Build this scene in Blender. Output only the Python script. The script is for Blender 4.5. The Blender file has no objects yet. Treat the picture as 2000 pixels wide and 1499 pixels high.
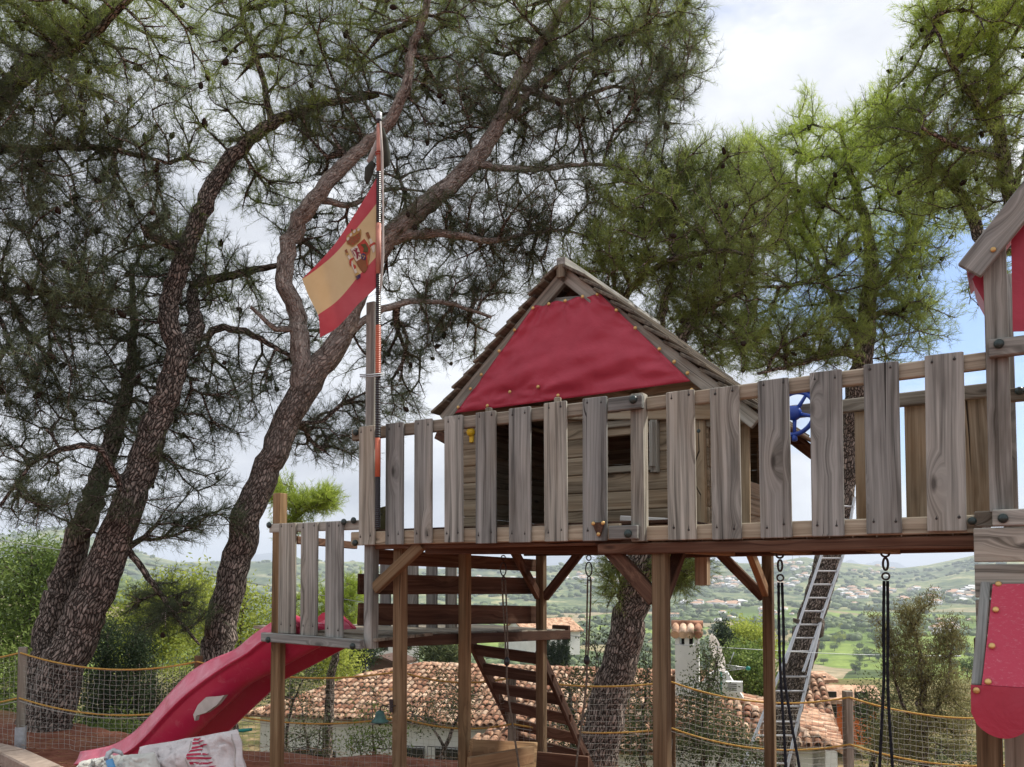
import bpy, math, random
import numpy as np
from mathutils import Vector, noise as mnoise

# ------------------------------------------------------------------ camera
F = 1620.0; HOR = 1117.0; EYE = 1.6
TP = 0.046; PITCH = math.atan(TP); CY = HOR - F*TP
sc = bpy.context.scene
COL = sc.collection
cam_d = bpy.data.cameras.new('camera'); cam = bpy.data.objects.new('camera', cam_d); COL.objects.link(cam)
cam.location = (0, 0, EYE); cam.rotation_euler = (math.pi/2 + PITCH, 0, 0)
cam_d.sensor_width = 36; cam_d.lens = F/2000*36; cam_d.shift_y = (CY-749.5)/2000
cam_d.clip_start = 0.05; cam_d.clip_end = 40000
sc.camera = cam
sc.view_settings.view_transform = 'Standard'; sc.view_settings.look = 'None'
sc.view_settings.gamma = 1; sc.view_settings.exposure = 0.55
sc.render.engine = 'CYCLES'
sc.cycles.max_bounces = 4; sc.cycles.diffuse_bounces = 2; sc.cycles.transparent_max_bounces = 8
sc.cycles.volume_bounces = 0

# ------------------------------------------------------------------ sky and sun
SUN_AZ = math.radians(70)      # from +Y towards +X
SUN_EL = math.radians(48)
world = bpy.data.worlds.new('World'); sc.world = world; world.use_nodes = True
wt = world.node_tree; wt.nodes.clear()
def N(t, kind, **kw):
    n = t.nodes.new(kind)
    for k, v in kw.items():
        if k.startswith('i_'):
            key = k[2:]
            key = int(key) if key.isdigit() else key.replace('_', ' ')
            n.inputs[key].default_value = v
        else: setattr(n, k, v)
    return n
def ray(x, y):
    v = (CY-y)/F; u = (x-1000)/F
    return Vector((u, math.cos(PITCH)-v*math.sin(PITCH), math.sin(PITCH)+v*math.cos(PITCH)))
wo = N(wt, 'ShaderNodeOutputWorld'); bg = N(wt, 'ShaderNodeBackground'); bg.inputs[1].default_value = 0.1
sky = N(wt, 'ShaderNodeTexSky', sky_type='NISHITA', sun_disc=False, sun_elevation=SUN_EL, sun_rotation=SUN_AZ)
tc = N(wt, 'ShaderNodeTexCoord')
mp = N(wt, 'ShaderNodeMapping'); mp.inputs['Scale'].default_value = (1.0, 1.0, 2.6)
nz = N(wt, 'ShaderNodeTexNoise', i_Scale=3.2, i_Detail=8.0, i_Roughness=0.55, i_Distortion=0.4)
n2 = N(wt, 'ShaderNodeTexNoise', i_Scale=1.7, i_Detail=6.0, i_Roughness=0.6)
cr = N(wt, 'ShaderNodeValToRGB')
cr.color_ramp.elements[0].position = 0.30; cr.color_ramp.elements[0].color = (3.7, 3.95, 4.5, 1)
cr.color_ramp.elements[1].position = 0.66; cr.color_ramp.elements[1].color = (8.0, 8.2, 8.6, 1)
# blue gaps: wherever the cover noise is thin, and one opening low in the east
cov = N(wt, 'ShaderNodeMapRange'); cov.inputs[1].default_value = 0.28; cov.inputs[2].default_value = 0.42
gap = ray(1850, 640).normalized()
dt = N(wt, 'ShaderNodeVectorMath', operation='DOT_PRODUCT'); dt.inputs[1].default_value = gap
gm = N(wt, 'ShaderNodeMapRange'); gm.inputs[1].default_value = 0.968; gm.inputs[2].default_value = 0.999
gm.inputs[3].default_value = 0; gm.inputs[4].default_value = 0.36
sb = N(wt, 'ShaderNodeMath', operation='SUBTRACT')
mx = N(wt, 'ShaderNodeMix', data_type='RGBA')
tint = N(wt, 'ShaderNodeMix', data_type='RGBA', blend_type='MULTIPLY'); tint.inputs[0].default_value = 1
tint.inputs[7].default_value = (0.9, 1.02, 1.25, 1)
L = wt.links.new
L(tc.outputs['Generated'], mp.inputs[0]); L(mp.outputs[0], nz.inputs[0]); L(mp.outputs[0], n2.inputs[0])
L(nz.outputs[0], cr.inputs[0]); L(tc.outputs['Generated'], dt.inputs[0]); L(dt.outputs['Value'], gm.inputs[0])
L(n2.outputs[0], sb.inputs[0]); L(gm.outputs[0], sb.inputs[1]); L(sb.outputs[0], cov.inputs[0])
L(sky.outputs[0], tint.inputs[6]); L(tint.outputs[2], mx.inputs[6]); L(cr.outputs[0], mx.inputs[7]); L(cov.outputs[0], mx.inputs[0])
L(mx.outputs[2], bg.inputs[0]); L(bg.outputs[0], wo.inputs[0])

sd = bpy.data.lights.new('sun', 'SUN'); sun = bpy.data.objects.new('sun', sd); COL.objects.link(sun)
sd.energy = 4.0; sd.angle = math.radians(5); sd.color = (1, 0.95, 0.86)
sdir = Vector((math.sin(SUN_AZ)*math.cos(SUN_EL), math.cos(SUN_AZ)*math.cos(SUN_EL), math.sin(SUN_EL)))
sun.rotation_euler = sdir.to_track_quat('Z', 'Y').to_euler(); sun.location = (0, 0, 60)

# ------------------------------------------------------------------ frames of reference
def at(x, y, Y):
    r = ray(x, y); return Vector((0, 0, EYE)) + r*(Y/r.y)
D = Vector((2624, -1620, 0)).normalized()         # along the railing, to the right
NN = Vector((-D.y, D.x, 0))                        # away from the viewer
P0 = Vector((-0.3/1.62*5.2, 5.2, 0)); C0 = P0.dot(NN)
UP = Vector((0, 0, 1))
def Lp(s, k, z): return P0 + D*s + NN*k + UP*z
def sz(x, y, k):
    r = ray(x, y); p = Vector((0, 0, EYE)) + r*((C0+k)/r.dot(NN)); q = p-P0
    return q.dot(D), p.z
def sx(x, k, y=1000): return sz(x, y, k)[0]
def yz(x, y, k): return sz(x, y, k)[1]
def pk(x, y, k):
    s, z = sz(x, y, k); return Lp(s, k, z)

# ------------------------------------------------------------------ object helpers
ORG = {}
def tag(o, label=None, cat=None, group=None, kind=None):
    if label: o['label'] = label
    if cat: o['category'] = cat
    if group: o['group'] = group
    if kind: o['kind'] = kind
    return o
def thing(name, label, cat, loc, group=None):
    o = bpy.data.objects.new(name, None); COL.objects.link(o); o.location = loc; o.empty_display_size = 0.2
    ORG[o.name] = Vector(loc)
    return tag(o, label, cat, group)
def npmesh(name, v, faces, mats, grain=None, fmat=None, smooth=False):
    """v (n,3); faces: (m,k) int array or list of such arrays"""
    me = bpy.data.meshes.new(name)
    if isinstance(faces, np.ndarray): faces = [faces]
    faces = [f for f in faces if len(f)]
    me.vertices.add(len(v)); me.vertices.foreach_set('co', np.asarray(v, np.float32).ravel())
    nl = sum(f.size for f in faces); npol = sum(len(f) for f in faces)
    me.loops.add(nl); me.polygons.add(npol)
    me.loops.foreach_set('vertex_index', np.concatenate([f.ravel() for f in faces]).astype(np.int32))
    ls = []; c = 0
    for f in faces:
        ls.append(c+np.arange(len(f))*f.shape[1]); c += f.size
    me.polygons.foreach_set('loop_start', np.concatenate(ls).astype(np.int32))
    if fmat is not None: me.polygons.foreach_set('material_index', np.asarray(fmat, np.int32))
    if smooth is not False:
        me.polygons.foreach_set('use_smooth', np.ones(npol, bool) if smooth is True else np.asarray(smooth, bool))
    for m in (mats if isinstance(mats, (list, tuple)) else [mats]): me.materials.append(m)
    if grain is not None:
        a = me.attributes.new('grain', 'FLOAT_VECTOR', 'POINT'); a.data.foreach_set('vector', np.asarray(grain, np.float32).ravel())
    me.update(calc_edges=True)
    return me
def link(name, me, parent=None, origin=None):
    o = bpy.data.objects.new(name, me); COL.objects.link(o)
    if parent is not None: o.parent = parent; ORG[o.name] = ORG[parent.name]
    elif origin is not None: o.location = origin; ORG[o.name] = Vector(origin)
    else: ORG[o.name] = Vector((0, 0, 0))
    return o
RB = random.Random(7)
class MB:
    def __init__(s): s.v = []; s.f = []; s.g = []; s.m = []; s.sm = []
    def add(s, vs, fs, gs=None, mi=0, smooth=False):
        b = len(s.v); s.v += [tuple(p) for p in vs]
        s.g += [tuple(p) for p in (gs if gs is not None else vs)]
        for f in fs: s.f.append([b+i for i in f]); s.m.append(mi); s.sm.append(smooth)
    def board(s, a, b, wd, w, t, mi=0, ch=0.004, bow=0.0):
        """plank from a to b; w wide along wd, t thick across"""
        a = Vector(a); b = Vector(b); ax = (b-a); ln = ax.length; ax.normalize()
        wd = Vector(wd); wd = (wd-ax*wd.dot(ax)).normalized(); td = ax.cross(wd)
        ch = min(ch, w*.3, t*.3)
        W, T = w/2, t/2
        pr = [(-W+ch, -T), (W-ch, -T), (W, -T+ch), (W, T-ch), (W-ch, T), (-W+ch, T), (-W, T-ch), (-W, -T+ch)]
        o = (RB.uniform(0, 40), RB.uniform(0, 40), RB.uniform(0, 40))
        vs = []; gs = []
        e = min(0.003, ln*.1)
        stations = [(0, .93), (e, 1)] + ([(ln*.5, 1)] if bow else []) + [(ln-e, 1), (ln, .93)]
        for (l, q) in stations:
            dx = math.sin(math.pi*l/ln)*bow
            for (x, y) in pr:
                qx = x*q if abs(q-1) < 1e-6 else x-(0.003 if x > 0 else -0.003)
                qy = y if abs(q-1) < 1e-6 else y-(min(.003, T*.3) if y > 0 else -min(.003, T*.3))
                vs.append(a+ax*l+wd*(qx)+td*(qy+dx)); gs.append((l+o[0], x+o[1], y+o[2]))
        n = len(stations); fs = []
        for i in range(n-1):
            for j in range(8):
                k = (j+1) % 8; fs.append((i*8+j, i*8+k, (i+1)*8+k, (i+1)*8+j))
        fs.append(tuple(range(7, -1, -1))); fs.append(tuple((n-1)*8+j for j in range(8)))
        s.add(vs, fs, gs, mi)
    def box(s, c, ax, ay, az, mi=0):
        c, ax, ay, az = Vector(c), Vector(ax), Vector(ay), Vector(az)
        vs = [c+ax*i+ay*j+az*k for i in (-.5, .5) for j in (-.5, .5) for k in (-.5, .5)]
        s.add(vs, [(0, 1, 3, 2), (4, 6, 7, 5), (0, 4, 5, 1), (2, 3, 7, 6), (0, 2, 6, 4), (1, 5, 7, 3)], None, mi)
    def tube(s, pts, rs, n=8, mi=0, caps=True, smooth=True):
        pts = [Vector(p) for p in pts]
        if not hasattr(rs, '__len__'): rs = [rs]*len(pts)
        vs = []; gs = []; fs = []; l = 0; ref = None; o = RB.uniform(0, 50)
        for i, p in enumerate(pts):
            t = (pts[min(i+1, len(pts)-1)]-pts[max(i-1, 0)])
            if t.length < 1e-9: t = Vector((0, 0, 1))
            t.normalize()
            if ref is None: ref = t.orthogonal().normalized()
            ref = (ref-t*ref.dot(t)).normalized(); q = t.cross(ref)
            if i: l += (p-pts[i-1]).length
            for j in range(n):
                an = 2*math.pi*j/n; d = ref*math.cos(an)+q*math.sin(an)
                vs.append(p+d*rs[i]); gs.append((l+o, rs[i]*math.cos(an), rs[i]*math.sin(an)))
        for i in range(len(pts)-1):
            for j in range(n):
                k = (j+1) % n; fs.append((i*n+j, i*n+k, (i+1)*n+k, (i+1)*n+j))
        s.add(vs, fs, gs, mi, smooth)
        if caps:
            b = len(s.v)-len(vs)
            s.f.append([b+j for j in range(n-1, -1, -1)]); s.m.append(mi); s.sm.append(False)
            s.f.append([b+(len(pts)-1)*n+j for j in range(n)]); s.m.append(mi); s.sm.append(False)
    def dome(s, c, nrm, r, h=None, mi=0, n=10):
        """a rounded bolt cap or stud"""
        c = Vector(c); nrm = Vector(nrm).normalized(); h = h or r*.7
        s.lathe(c, nrm, [(r, 0), (r*1.02, h*.35), (r*.8, h*.75), (r*.42, h*.97), (0.0005, h)], n, mi)
    def lathe(s, c, ax, prof, n=12, mi=0, smooth=True):
        c = Vector(c); ax = Vector(ax).normalized(); e = ax.orthogonal().normalized(); q = ax.cross(e)
        vs = []; fs = []
        for (r, h) in prof:
            for j in range(n):
                an = 2*math.pi*j/n; vs.append(c+ax*h+(e*math.cos(an)+q*math.sin(an))*r)
        for i in range(len(prof)-1):
            for j in range(n):
                k = (j+1) % n; fs.append((i*n+j, i*n+k, (i+1)*n+k, (i+1)*n+j))
        s.add(vs, fs, None, mi, smooth)
    def prism(s, poly, depth, mi=0):
        """closed polygon (list of points) extruded by the vector depth"""
        poly = [Vector(p) for p in poly]; d = Vector(depth); n = len(poly)
        vs = poly+[p+d for p in poly]
        fs = [tuple(range(n)), tuple(range(2*n-1, n-1, -1))]+[(i, n+i, n+(i+1) % n, (i+1) % n) for i in range(n)]
        s.add(vs, fs, None, mi)
    def torus(s, c, nrm, R, r, n=16, m=6, mi=0, ey=1.0, up=None):
        c = Vector(c); nrm = Vector(nrm).normalized()
        e = Vector(up).normalized() if up is not None else nrm.orthogonal().normalized(); q = nrm.cross(e)
        pts = [c+e*(R*ey*math.cos(2*math.pi*i/n))+q*(R*math.sin(2*math.pi*i/n)) for i in range(n+1)]
        s.tube(pts, r, m, mi, caps=False)
    def build(s, name, mats, parent=None, label=None):
        v = np.array(s.v, np.float64)
        if parent is not None: org = ORG[parent.name]
        else:
            org = Vector(((v[:, 0].min()+v[:, 0].max())/2, (v[:, 1].min()+v[:, 1].max())/2, v[:, 2].min()))
        v = v-np.array(org)
        by = {}
        for f, m, q in zip(s.f, s.m, s.sm): by.setdefault(len(f), []).append((f, m, q))
        fa = [np.array([x[0] for x in b]) for b in by.values()]
        fm = [x[1] for b in by.values() for x in b]; fsm = [x[2] for b in by.values() for x in b]
        me = npmesh(name, v, fa, mats, np.array(s.g), fm, fsm)
        o = link(name, me, parent, None if parent is not None else org)
        if label: o['label'] = label
        return o

# ------------------------------------------------------------------ materials
def mat(name, base=(.5, .5, .5), rough=.7, spec=.3, metal=0.0):
    m = bpy.data.materials.new(name); m.use_nodes = True; t = m.node_tree
    b = t.nodes['Principled BSDF']; b.inputs['Base Color'].default_value = (*base, 1); b.inputs['Roughness'].default_value = rough
    b.inputs['Specular IOR Level'].default_value = spec; b.inputs['Metallic'].default_value = metal
    return m, t, b
def ramp(t, src, stops, interp='LINEAR'):
    r = N(t, 'ShaderNodeValToRGB'); r.color_ramp.interpolation = interp
    e = r.color_ramp.elements
    while len(e) < len(stops): e.new(.5)
    for i, (p, c) in enumerate(stops):
        e[i].position = p; e[i].color = (*c, 1) if len(c) == 3 else c
    t.links.new(src, r.inputs[0]); return r.outputs[0]
def mixc(t, f, a, b, bt='MIX'):
    m = N(t, 'ShaderNodeMix', data_type='RGBA', blend_type=bt)
    for i, q in ((0, f), (6, a), (7, b)):
        if isinstance(q, (int, float)): m.inputs[i].default_value = q
        elif isinstance(q, tuple): m.inputs[i].default_value = (*q, 1) if len(q) == 3 else q
        else: t.links.new(q, m.inputs[i])
    return m.outputs[2]
def noise(t, vec, scale, detail=4, rough=.5, dist=0, mapscale=None):
    if mapscale:
        mpn = N(t, 'ShaderNodeMapping'); mpn.inputs['Scale'].default_value = mapscale
        t.links.new(vec, mpn.inputs[0]); vec = mpn.outputs[0]
    n = N(t, 'ShaderNodeTexNoise', i_Scale=scale, i_Detail=detail, i_Roughness=rough, i_Distortion=dist)
    t.links.new(vec, n.inputs[0]); return n.outputs[0]
def bump(t, b, h, strength=.3, dist=.01):
    n = N(t, 'ShaderNodeBump'); n.inputs['Strength'].default_value = strength; n.inputs['Distance'].default_value = dist
    t.links.new(h, n.inputs['Height']); t.links.new(n.outputs[0], b.inputs['Normal']); return n
def wood(name, c1, c2, c3, patch=(.30, .19, .11), pamt=.35, rough=.85):
    """weathered pine: long grain, knots, patches where the brown shows through"""
    m, t, b = mat(name, rough=rough, spec=.2)
    at_ = N(t, 'ShaderNodeAttribute', attribute_name='grain'); g = at_.outputs['Vector']
    # knots: sparse cells
    mpk = N(t, 'ShaderNodeMapping'); mpk.inputs['Scale'].default_value = (2.2, 6.5, 2.0); t.links.new(g, mpk.inputs[0])
    vo = N(t, 'ShaderNodeTexVoronoi', i_Scale=1.0, i_Randomness=1.0); t.links.new(mpk.outputs[0], vo.inputs[0])
    kd = N(t, 'ShaderNodeMapRange'); kd.inputs[1].default_value = 0.02; kd.inputs[2].default_value = 0.34
    kd.inputs[3].default_value = 1; kd.inputs[4].default_value = 0; t.links.new(vo.outputs['Distance'], kd.inputs[0])
    # warp the grain round the knots
    wn = noise(t, g, 1, 2, .5, 0, (1.2, 7, 7))
    ad = N(t, 'ShaderNodeMath', operation='MULTIPLY_ADD'); t.links.new(kd.outputs[0], ad.inputs[0]); ad.inputs[1].default_value = 1.1; t.links.new(wn, ad.inputs[2])
    sep = N(t, 'ShaderNodeSeparateXYZ'); t.links.new(g, sep.inputs[0])
    my = N(t, 'ShaderNodeMath', operation='MULTIPLY_ADD'); t.links.new(ad.outputs[0], my.inputs[0]); my.inputs[1].default_value = .05; t.links.new(sep.outputs[1], my.inputs[2])
    cb = N(t, 'ShaderNodeCombineXYZ'); t.links.new(sep.outputs[0], cb.inputs[0]); t.links.new(my.outputs[0], cb.inputs[1]); t.links.new(sep.outputs[2], cb.inputs[2])
    fine = noise(t, cb.outputs[0], 1, 6, .65, .1, (2.2, 130, 130))
    mid = noise(t, cb.outputs[0], 1, 3, .5, .3, (.8, 34, 34))
    mm = N(t, 'ShaderNodeMath', operation='MULTIPLY_ADD'); t.links.new(mid, mm.inputs[0]); mm.inputs[1].default_value = .7
    fh = N(t, 'ShaderNodeMath', operation='MULTIPLY'); t.links.new(fine, fh.inputs[0]); fh.inputs[1].default_value = .5; t.links.new(fh.outputs[0], mm.inputs[2])
    c = ramp(t, mm.outputs[0], [(.40, c1), (.57, c2), (.76, c3)])
    pn = noise(t, g, 1, 3, .6, 0, (1.1, 4, 4))
    pr = ramp(t, pn, [(.48, (0, 0, 0)), (.72, (pamt, pamt, pamt))])
    c = mixc(t, pr, c, patch)
    oi = N(t, 'ShaderNodeObjectInfo')
    rv = ramp(t, oi.outputs['Random'], [(0, (.70, .72, .74)), (.5, (.98, .98, .98)), (1, (1.22, 1.17, 1.08))])
    c = mixc(t, 1.0, c, rv, 'MULTIPLY')
    kc = N(t, 'ShaderNodeMapRange'); kc.inputs[1].default_value = .72; kc.inputs[2].default_value = .93; t.links.new(kd.outputs[0], kc.inputs[0])
    km = N(t, 'ShaderNodeMath', operation='MULTIPLY'); km.inputs[1].default_value = .75; t.links.new(kc.outputs[0], km.inputs[0])
    c = mixc(t, km.outputs[0], c, (c1[0]*.35, c1[1]*.3, c1[2]*.28))
    st = ramp(t, noise(t, g, 1, 4, .65, .2, (.9, 5, 5)), [(.30, (.48, .47, .46)), (.50, (1, 1, 1)), (.75, (1.12, 1.12, 1.1))]); c = mixc(t, 1.0, c, st, 'MULTIPLY')
    # drying cracks
    cn = noise(t, cb.outputs[0], 1, 2, .5, 0, (.7, 60, 60))
    ck = ramp(t, cn, [(.24, (1, 1, 1)), (.30, (0, 0, 0))])
    c = mixc(t, ck, c, (c1[0]*.3, c1[1]*.28, c1[2]*.28))
    t.links.new(c, b.inputs['Base Color'])
    bump(t, b, mm.outputs[0], .35, .004)
    return m
M = {}
M['grey'] = wood('weathered_wood', (.075, .075, .068), (.25, .252, .232), (.41, .41, .38), (.32, .24, .15), .26)
M['rail'] = wood('rail_wood', (.11, .09, .065), (.28, .245, .19), (.42, .385, .31), (.30, .21, .13), .45)
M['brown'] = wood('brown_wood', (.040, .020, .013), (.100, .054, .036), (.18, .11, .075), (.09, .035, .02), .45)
M['post'] = wood('post_wood', (.08, .05, .027), (.20, .132, .072), (.31, .22, .13), (.14, .065, .032), .5)
M['house'] = wood('plank_wood', (.10, .075, .05), (.28, .225, .155), (.42, .355, .26), (.33, .20, .10), .6)
M['shingle'] = wood('shingle_wood', (.045, .038, .032), (.115, .098, .078), (.22, .19, .145), (.16, .12, .065), .4)
def simple(key, name, base, rough=.6, spec=.3, metal=0., var=.25, scale=8, bmp=.1, bd=.005):
    m, t, b = mat(name, base, rough, spec, metal)
    g = N(t, 'ShaderNodeTexCoord').outputs['Object']
    n = noise(t, g, scale, 5, .6)
    c = ramp(t, n, [(.25, tuple(q*(1-var) for q in base)), (.75, tuple(min(1, q*(1+var)) for q in base))])
    t.links.new(c, b.inputs['Base Color'])
    if bmp: bump(t, b, n, bmp, bd)
    M[key] = m; return m, t, b
simple('screw', 'dark_screw', (.03, .026, .022), .5, .4)
simple('bolt', 'green_bolt_cap', (.018, .035, .032), .35, .5)
simple('brass', 'brass_stud', (.65, .42, .16), .35, .6, .6, bmp=0)
simple('steel', 'dark_steel', (.06, .05, .05), .45, .5, .7)
simple('alu', 'aluminium', (.50, .51, .53), .42, .5, .55, .12, 6, .03)
simple('galv', 'galvanised_steel', (.42, .45, .47), .5, .5, .4, .3, 25)
simple('rope_dark', 'dark_rope', (.022, .024, .03), .9, .1, 0, .5, 60, .8, .004)
simple('rope_brown', 'brown_rope', (.15, .125, .10), .9, .1, 0, .5, 70, .8, .004)
simple('rope_yellow', 'yellow_rope', (.48, .29, .08), .8, .1, 0, .3, 70, .6, .003)
simple('net', 'white_net', (.42, .43, .39), .8, .1, 0, .2, 3, 0)
simple('dark', 'dark_void', (.02, .018, .016), .9)
simple('blue', 'blue_plastic', (.012, .055, .33), .3, .5, 0, .15, 4, .02)
simple('yellow', 'yellow_plastic', (.75, .47, .02), .4, .4, 0, .1)
simple('white', 'white_paint', (.70, .70, .68), .8, .2, 0, .10, 1.5, .1)
simple('patch', 'pale_patch', (.50, .46, .42), .6, .3, 0, .2, 9)
simple('bell', 'bell_verdigris', (.05, .115, .10), .55, .4, .3, .5, 25)
simple('orange', 'faded_orange_tape', (.50, .13, .07), .45, .4, 0, .25, 12)
simple('black', 'black_tube', (.016, .018, .022), .35, .5, 0, .6, 60)
simple('pink', 'faded_pink_tube', (.46, .20, .15), .5, .3, 0, .25, 10)
simple('kerb', 'kerb_stone', (.34, .27, .22), .9, .1, 0, .3, 12, .6)
simple('concrete', 'concrete', (.36, .34, .31), .9, .1, 0, .2, 5, .3)
simple('camo', 'dark_cloth', (.05, .055, .045), .9, .1, 0, .3, 4, .1)
simple('sock', 'grey_cloth', (.42, .38, .35), .9, .1, 0, .3, 9)
simple('glassdark', 'dark_window', (.015, .017, .02), .15, .6, 0, .1, 1, 0)
simple('orangewall', 'orange_wall', (.60, .16, .05), .85, .1, 0, .1, 1)
simple('iron', 'black_iron', (.015, .015, .015), .5, .4)
simple('teal', 'green_plastic_tip', (.02, .22, .18), .5)
simple('cone', 'pine_cone', (.035, .024, .018), .9, .1, 0, .4, 60)
simple('rust', 'rusty_tin', (.10, .06, .045), .7, .2, 0, .3, 5)
# red tarpaulin
m, t, b = mat('red_tarpaulin', rough=.42, spec=.35); g = N(t, 'ShaderNodeTexCoord').outputs['Object']
c = ramp(t, noise(t, g, 2.2, 5, .6), [(.25, (.34, .022, .045)), (.75, (.50, .05, .085))]); t.links.new(c, b.inputs['Base Color'])
bump(t, b, noise(t, g, 7, 5, .55, .6), .45, .02); M['tarp'] = m
# weathered awning: whitish speckle rubbed into the red
m, t, b = mat('worn_red_tarpaulin', rough=.5, spec=.35); g = N(t, 'ShaderNodeTexCoord').outputs['Object']
sp = ramp(t, noise(t, g, 60, 6, .75, .3, (1, 1, 2)), [(.54, (0, 0, 0)), (.72, (.4, .4, .4))])
c = mixc(t, sp, (.50, .045, .085), (.66, .36, .38)); t.links.new(c, b.inputs['Base Color']); bump(t, b, noise(t, g, 50, 5, .7), .4, .006); M['awning'] = m
# slide plastic
m, t, b = mat('red_slide_plastic', rough=.3, spec=.5); g = N(t, 'ShaderNodeTexCoord').outputs['Object']
c = ramp(t, noise(t, g, 1.8, 4, .6), [(.3, (.52, .016, .07)), (.7, (.60, .05, .12))])
s2 = ramp(t, noise(t, g, 9, 6, .7, 1.5), [(.56, (0, 0, 0)), (.66, (.3, .3, .3))])
c = mixc(t, s2, c, (.62, .2, .24)); t.links.new(c, b.inputs['Base Color'])
bump(t, b, noise(t, g, 5, 4, .6, 1.0), .15, .02); M['slide'] = m
# sky sheen on the slide's flange, painted in as a paler pink
m, t, b = mat('sheen_slide_plastic', rough=.28, spec=.6); g = N(t, 'ShaderNodeTexCoord').outputs['Object']
c = ramp(t, noise(t, g, 6, 5, .7, 1.2), [(.3, (.60, .06, .12)), (.6, (.68, .13, .20)), (.72, (.76, .28, .33))]); t.links.new(c, b.inputs['Base Color']); bump(t, b, noise(t, g, 5, 4, .6, 1.0), .2, .02); M['slide_sheen'] = m
# bark
def bark(key, name, c1, c2, c3, sc_=1.0, young=False):
    m, t, b = mat(name, rough=.95, spec=.1)
    g = N(t, 'ShaderNodeAttribute', attribute_name='grain').outputs['Vector']
    wv = noise(t, g, 9*sc_, 3, .6)
    mpn = N(t, 'ShaderNodeMapping'); mpn.inputs['Scale'].default_value = (13*sc_, 37*sc_, 37*sc_)
    ml = N(t, 'ShaderNodeVectorMath', operation='MULTIPLY_ADD'); ml.inputs[1].default_value = (.12, .05, .05)
    t.links.new(wv, ml.inputs[0]); t.links.new(g, ml.inputs[2]); t.links.new(ml.outputs[0], mpn.inputs[0])
    v = N(t, 'ShaderNodeTexVoronoi', feature='DISTANCE_TO_EDGE', i_Scale=1.0); t.links.new(mpn.outputs[0], v.inputs[0])
    v2 = N(t, 'ShaderNodeTexVoronoi', i_Scale=1.0); t.links.new(mpn.outputs[0], v2.inputs[0])
    pc = ramp(t, noise(t, g, 30*sc_, 6, .7), [(.3, c2), (.7, c3)])
    sepc = N(t, 'ShaderNodeSeparateColor'); t.links.new(v2.outputs['Color'], sepc.inputs[0])
    pv = ramp(t, sepc.outputs[0], [(0, (.6, .6, .6)), (1, (1.35, 1.3, 1.3))]); pc = mixc(t, 1.0, pc, pv, 'MULTIPLY')
    ed = ramp(t, v.outputs['Distance'], [(.015, (0, 0, 0)), (.2, (1, 1, 1))])
    c = mixc(t, ed, c1, pc)
    if young:      # the smoother, paler bark of the upper limbs
        sx3 = N(t, 'ShaderNodeSeparateXYZ'); t.links.new(g, sx3.inputs[0]); cx3 = N(t, 'ShaderNodeCombineXYZ'); t.links.new(sx3.outputs[1], cx3.inputs[0]); t.links.new(sx3.outputs[2], cx3.inputs[1])
        ln3 = N(t, 'ShaderNodeVectorMath', operation='LENGTH'); t.links.new(cx3.outputs[0], ln3.inputs[0])
        yf = N(t, 'ShaderNodeMapRange'); yf.inputs[1].default_value = .165; yf.inputs[2].default_value = .12; yf.inputs[3].default_value = 0; yf.inputs[4].default_value = .75; t.links.new(ln3.outputs['Value'], yf.inputs[0])
        lb = ramp(t, noise(t, g, 16, 6, .7, 0, (.5, 1, 1)), [(.36, (.10, .07, .055)), (.46, (.34, .29, .255)), (.68, (.62, .56, .50))]); c = mixc(t, yf.outputs[0], c, lb)
    t.links.new(c, b.inputs['Base Color'])
    bump(t, b, ed, .9, .018/sc_); M[key] = m
bark('bark', 'pine_bark', (.028, .021, .017), (.13, .105, .088), (.43, .37, .32))
bark('bark_light', 'pale_pine_bark', (.05, .033, .027), (.15, .105, .085), (.34, .26, .215), 1.2)
bark('bark_limb', 'limb_pine_bark', (.028, .021, .017), (.13, .105, .088), (.43, .37, .32), 1, True)
def foliage(key, name, ca, cb_, cc, trans=.35, scale=1.2):
    m, t, b = mat(name, rough=.6, spec=.25)
    g = N(t, 'ShaderNodeTexCoord').outputs['Object']; geo = N(t, 'ShaderNodeNewGeometry')
    n = noise(t, g, scale, 4, .6)
    rr = N(t, 'ShaderNodeMath', operation='MULTIPLY_ADD'); rr.inputs[1].default_value = .35
    t.links.new(geo.outputs['Random Per Island'], rr.inputs[0]); t.links.new(n, rr.inputs[2])
    c = ramp(t, rr.outputs[0], [(.40, ca), (.66, cb_), (.95, cc)])
    t.links.new(c, b.inputs['Base Color'])
    tr = N(t, 'ShaderNodeBsdfTranslucent'); t.links.new(c, tr.inputs[0]); ms = N(t, 'ShaderNodeMixShader'); ms.inputs[0].default_value = trans
    out = [q for q in t.nodes if q.type == 'OUTPUT_MATERIAL'][0]
    t.links.new(b.outputs[0], ms.inputs[1]); t.links.new(tr.outputs[0], ms.inputs[2]); t.links.new(ms.outputs[0], out.inputs[0])
    M[key] = m
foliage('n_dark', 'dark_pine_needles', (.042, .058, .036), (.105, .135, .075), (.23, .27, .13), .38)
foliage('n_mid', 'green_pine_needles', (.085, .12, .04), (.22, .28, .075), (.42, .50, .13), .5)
foliage('n_lime', 'lime_sunlit_needles', (.17, .23, .045), (.36, .46, .07), (.55, .64, .15), .6)  # lime of the saplings; on tall crowns it paints in the backlit tips
foliage('l_dark', 'dark_leaves', (.03, .045, .02), (.075, .10, .04), (.17, .20, .085))
foliage('l_mid', 'green_leaves', (.06, .10, .025), (.15, .22, .05), (.30, .38, .11), .45)
foliage('l_lime', 'yellow_green_leaves', (.16, .20, .035), (.33, .39, .06), (.52, .56, .13), .5)
foliage('l_cypress', 'cypress_leaves', (.015, .028, .016), (.035, .058, .028), (.08, .11, .05))
foliage('l_brown', 'browned_juniper_leaves', (.085, .08, .035), (.18, .17, .07), (.33, .31, .13), .4)
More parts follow.
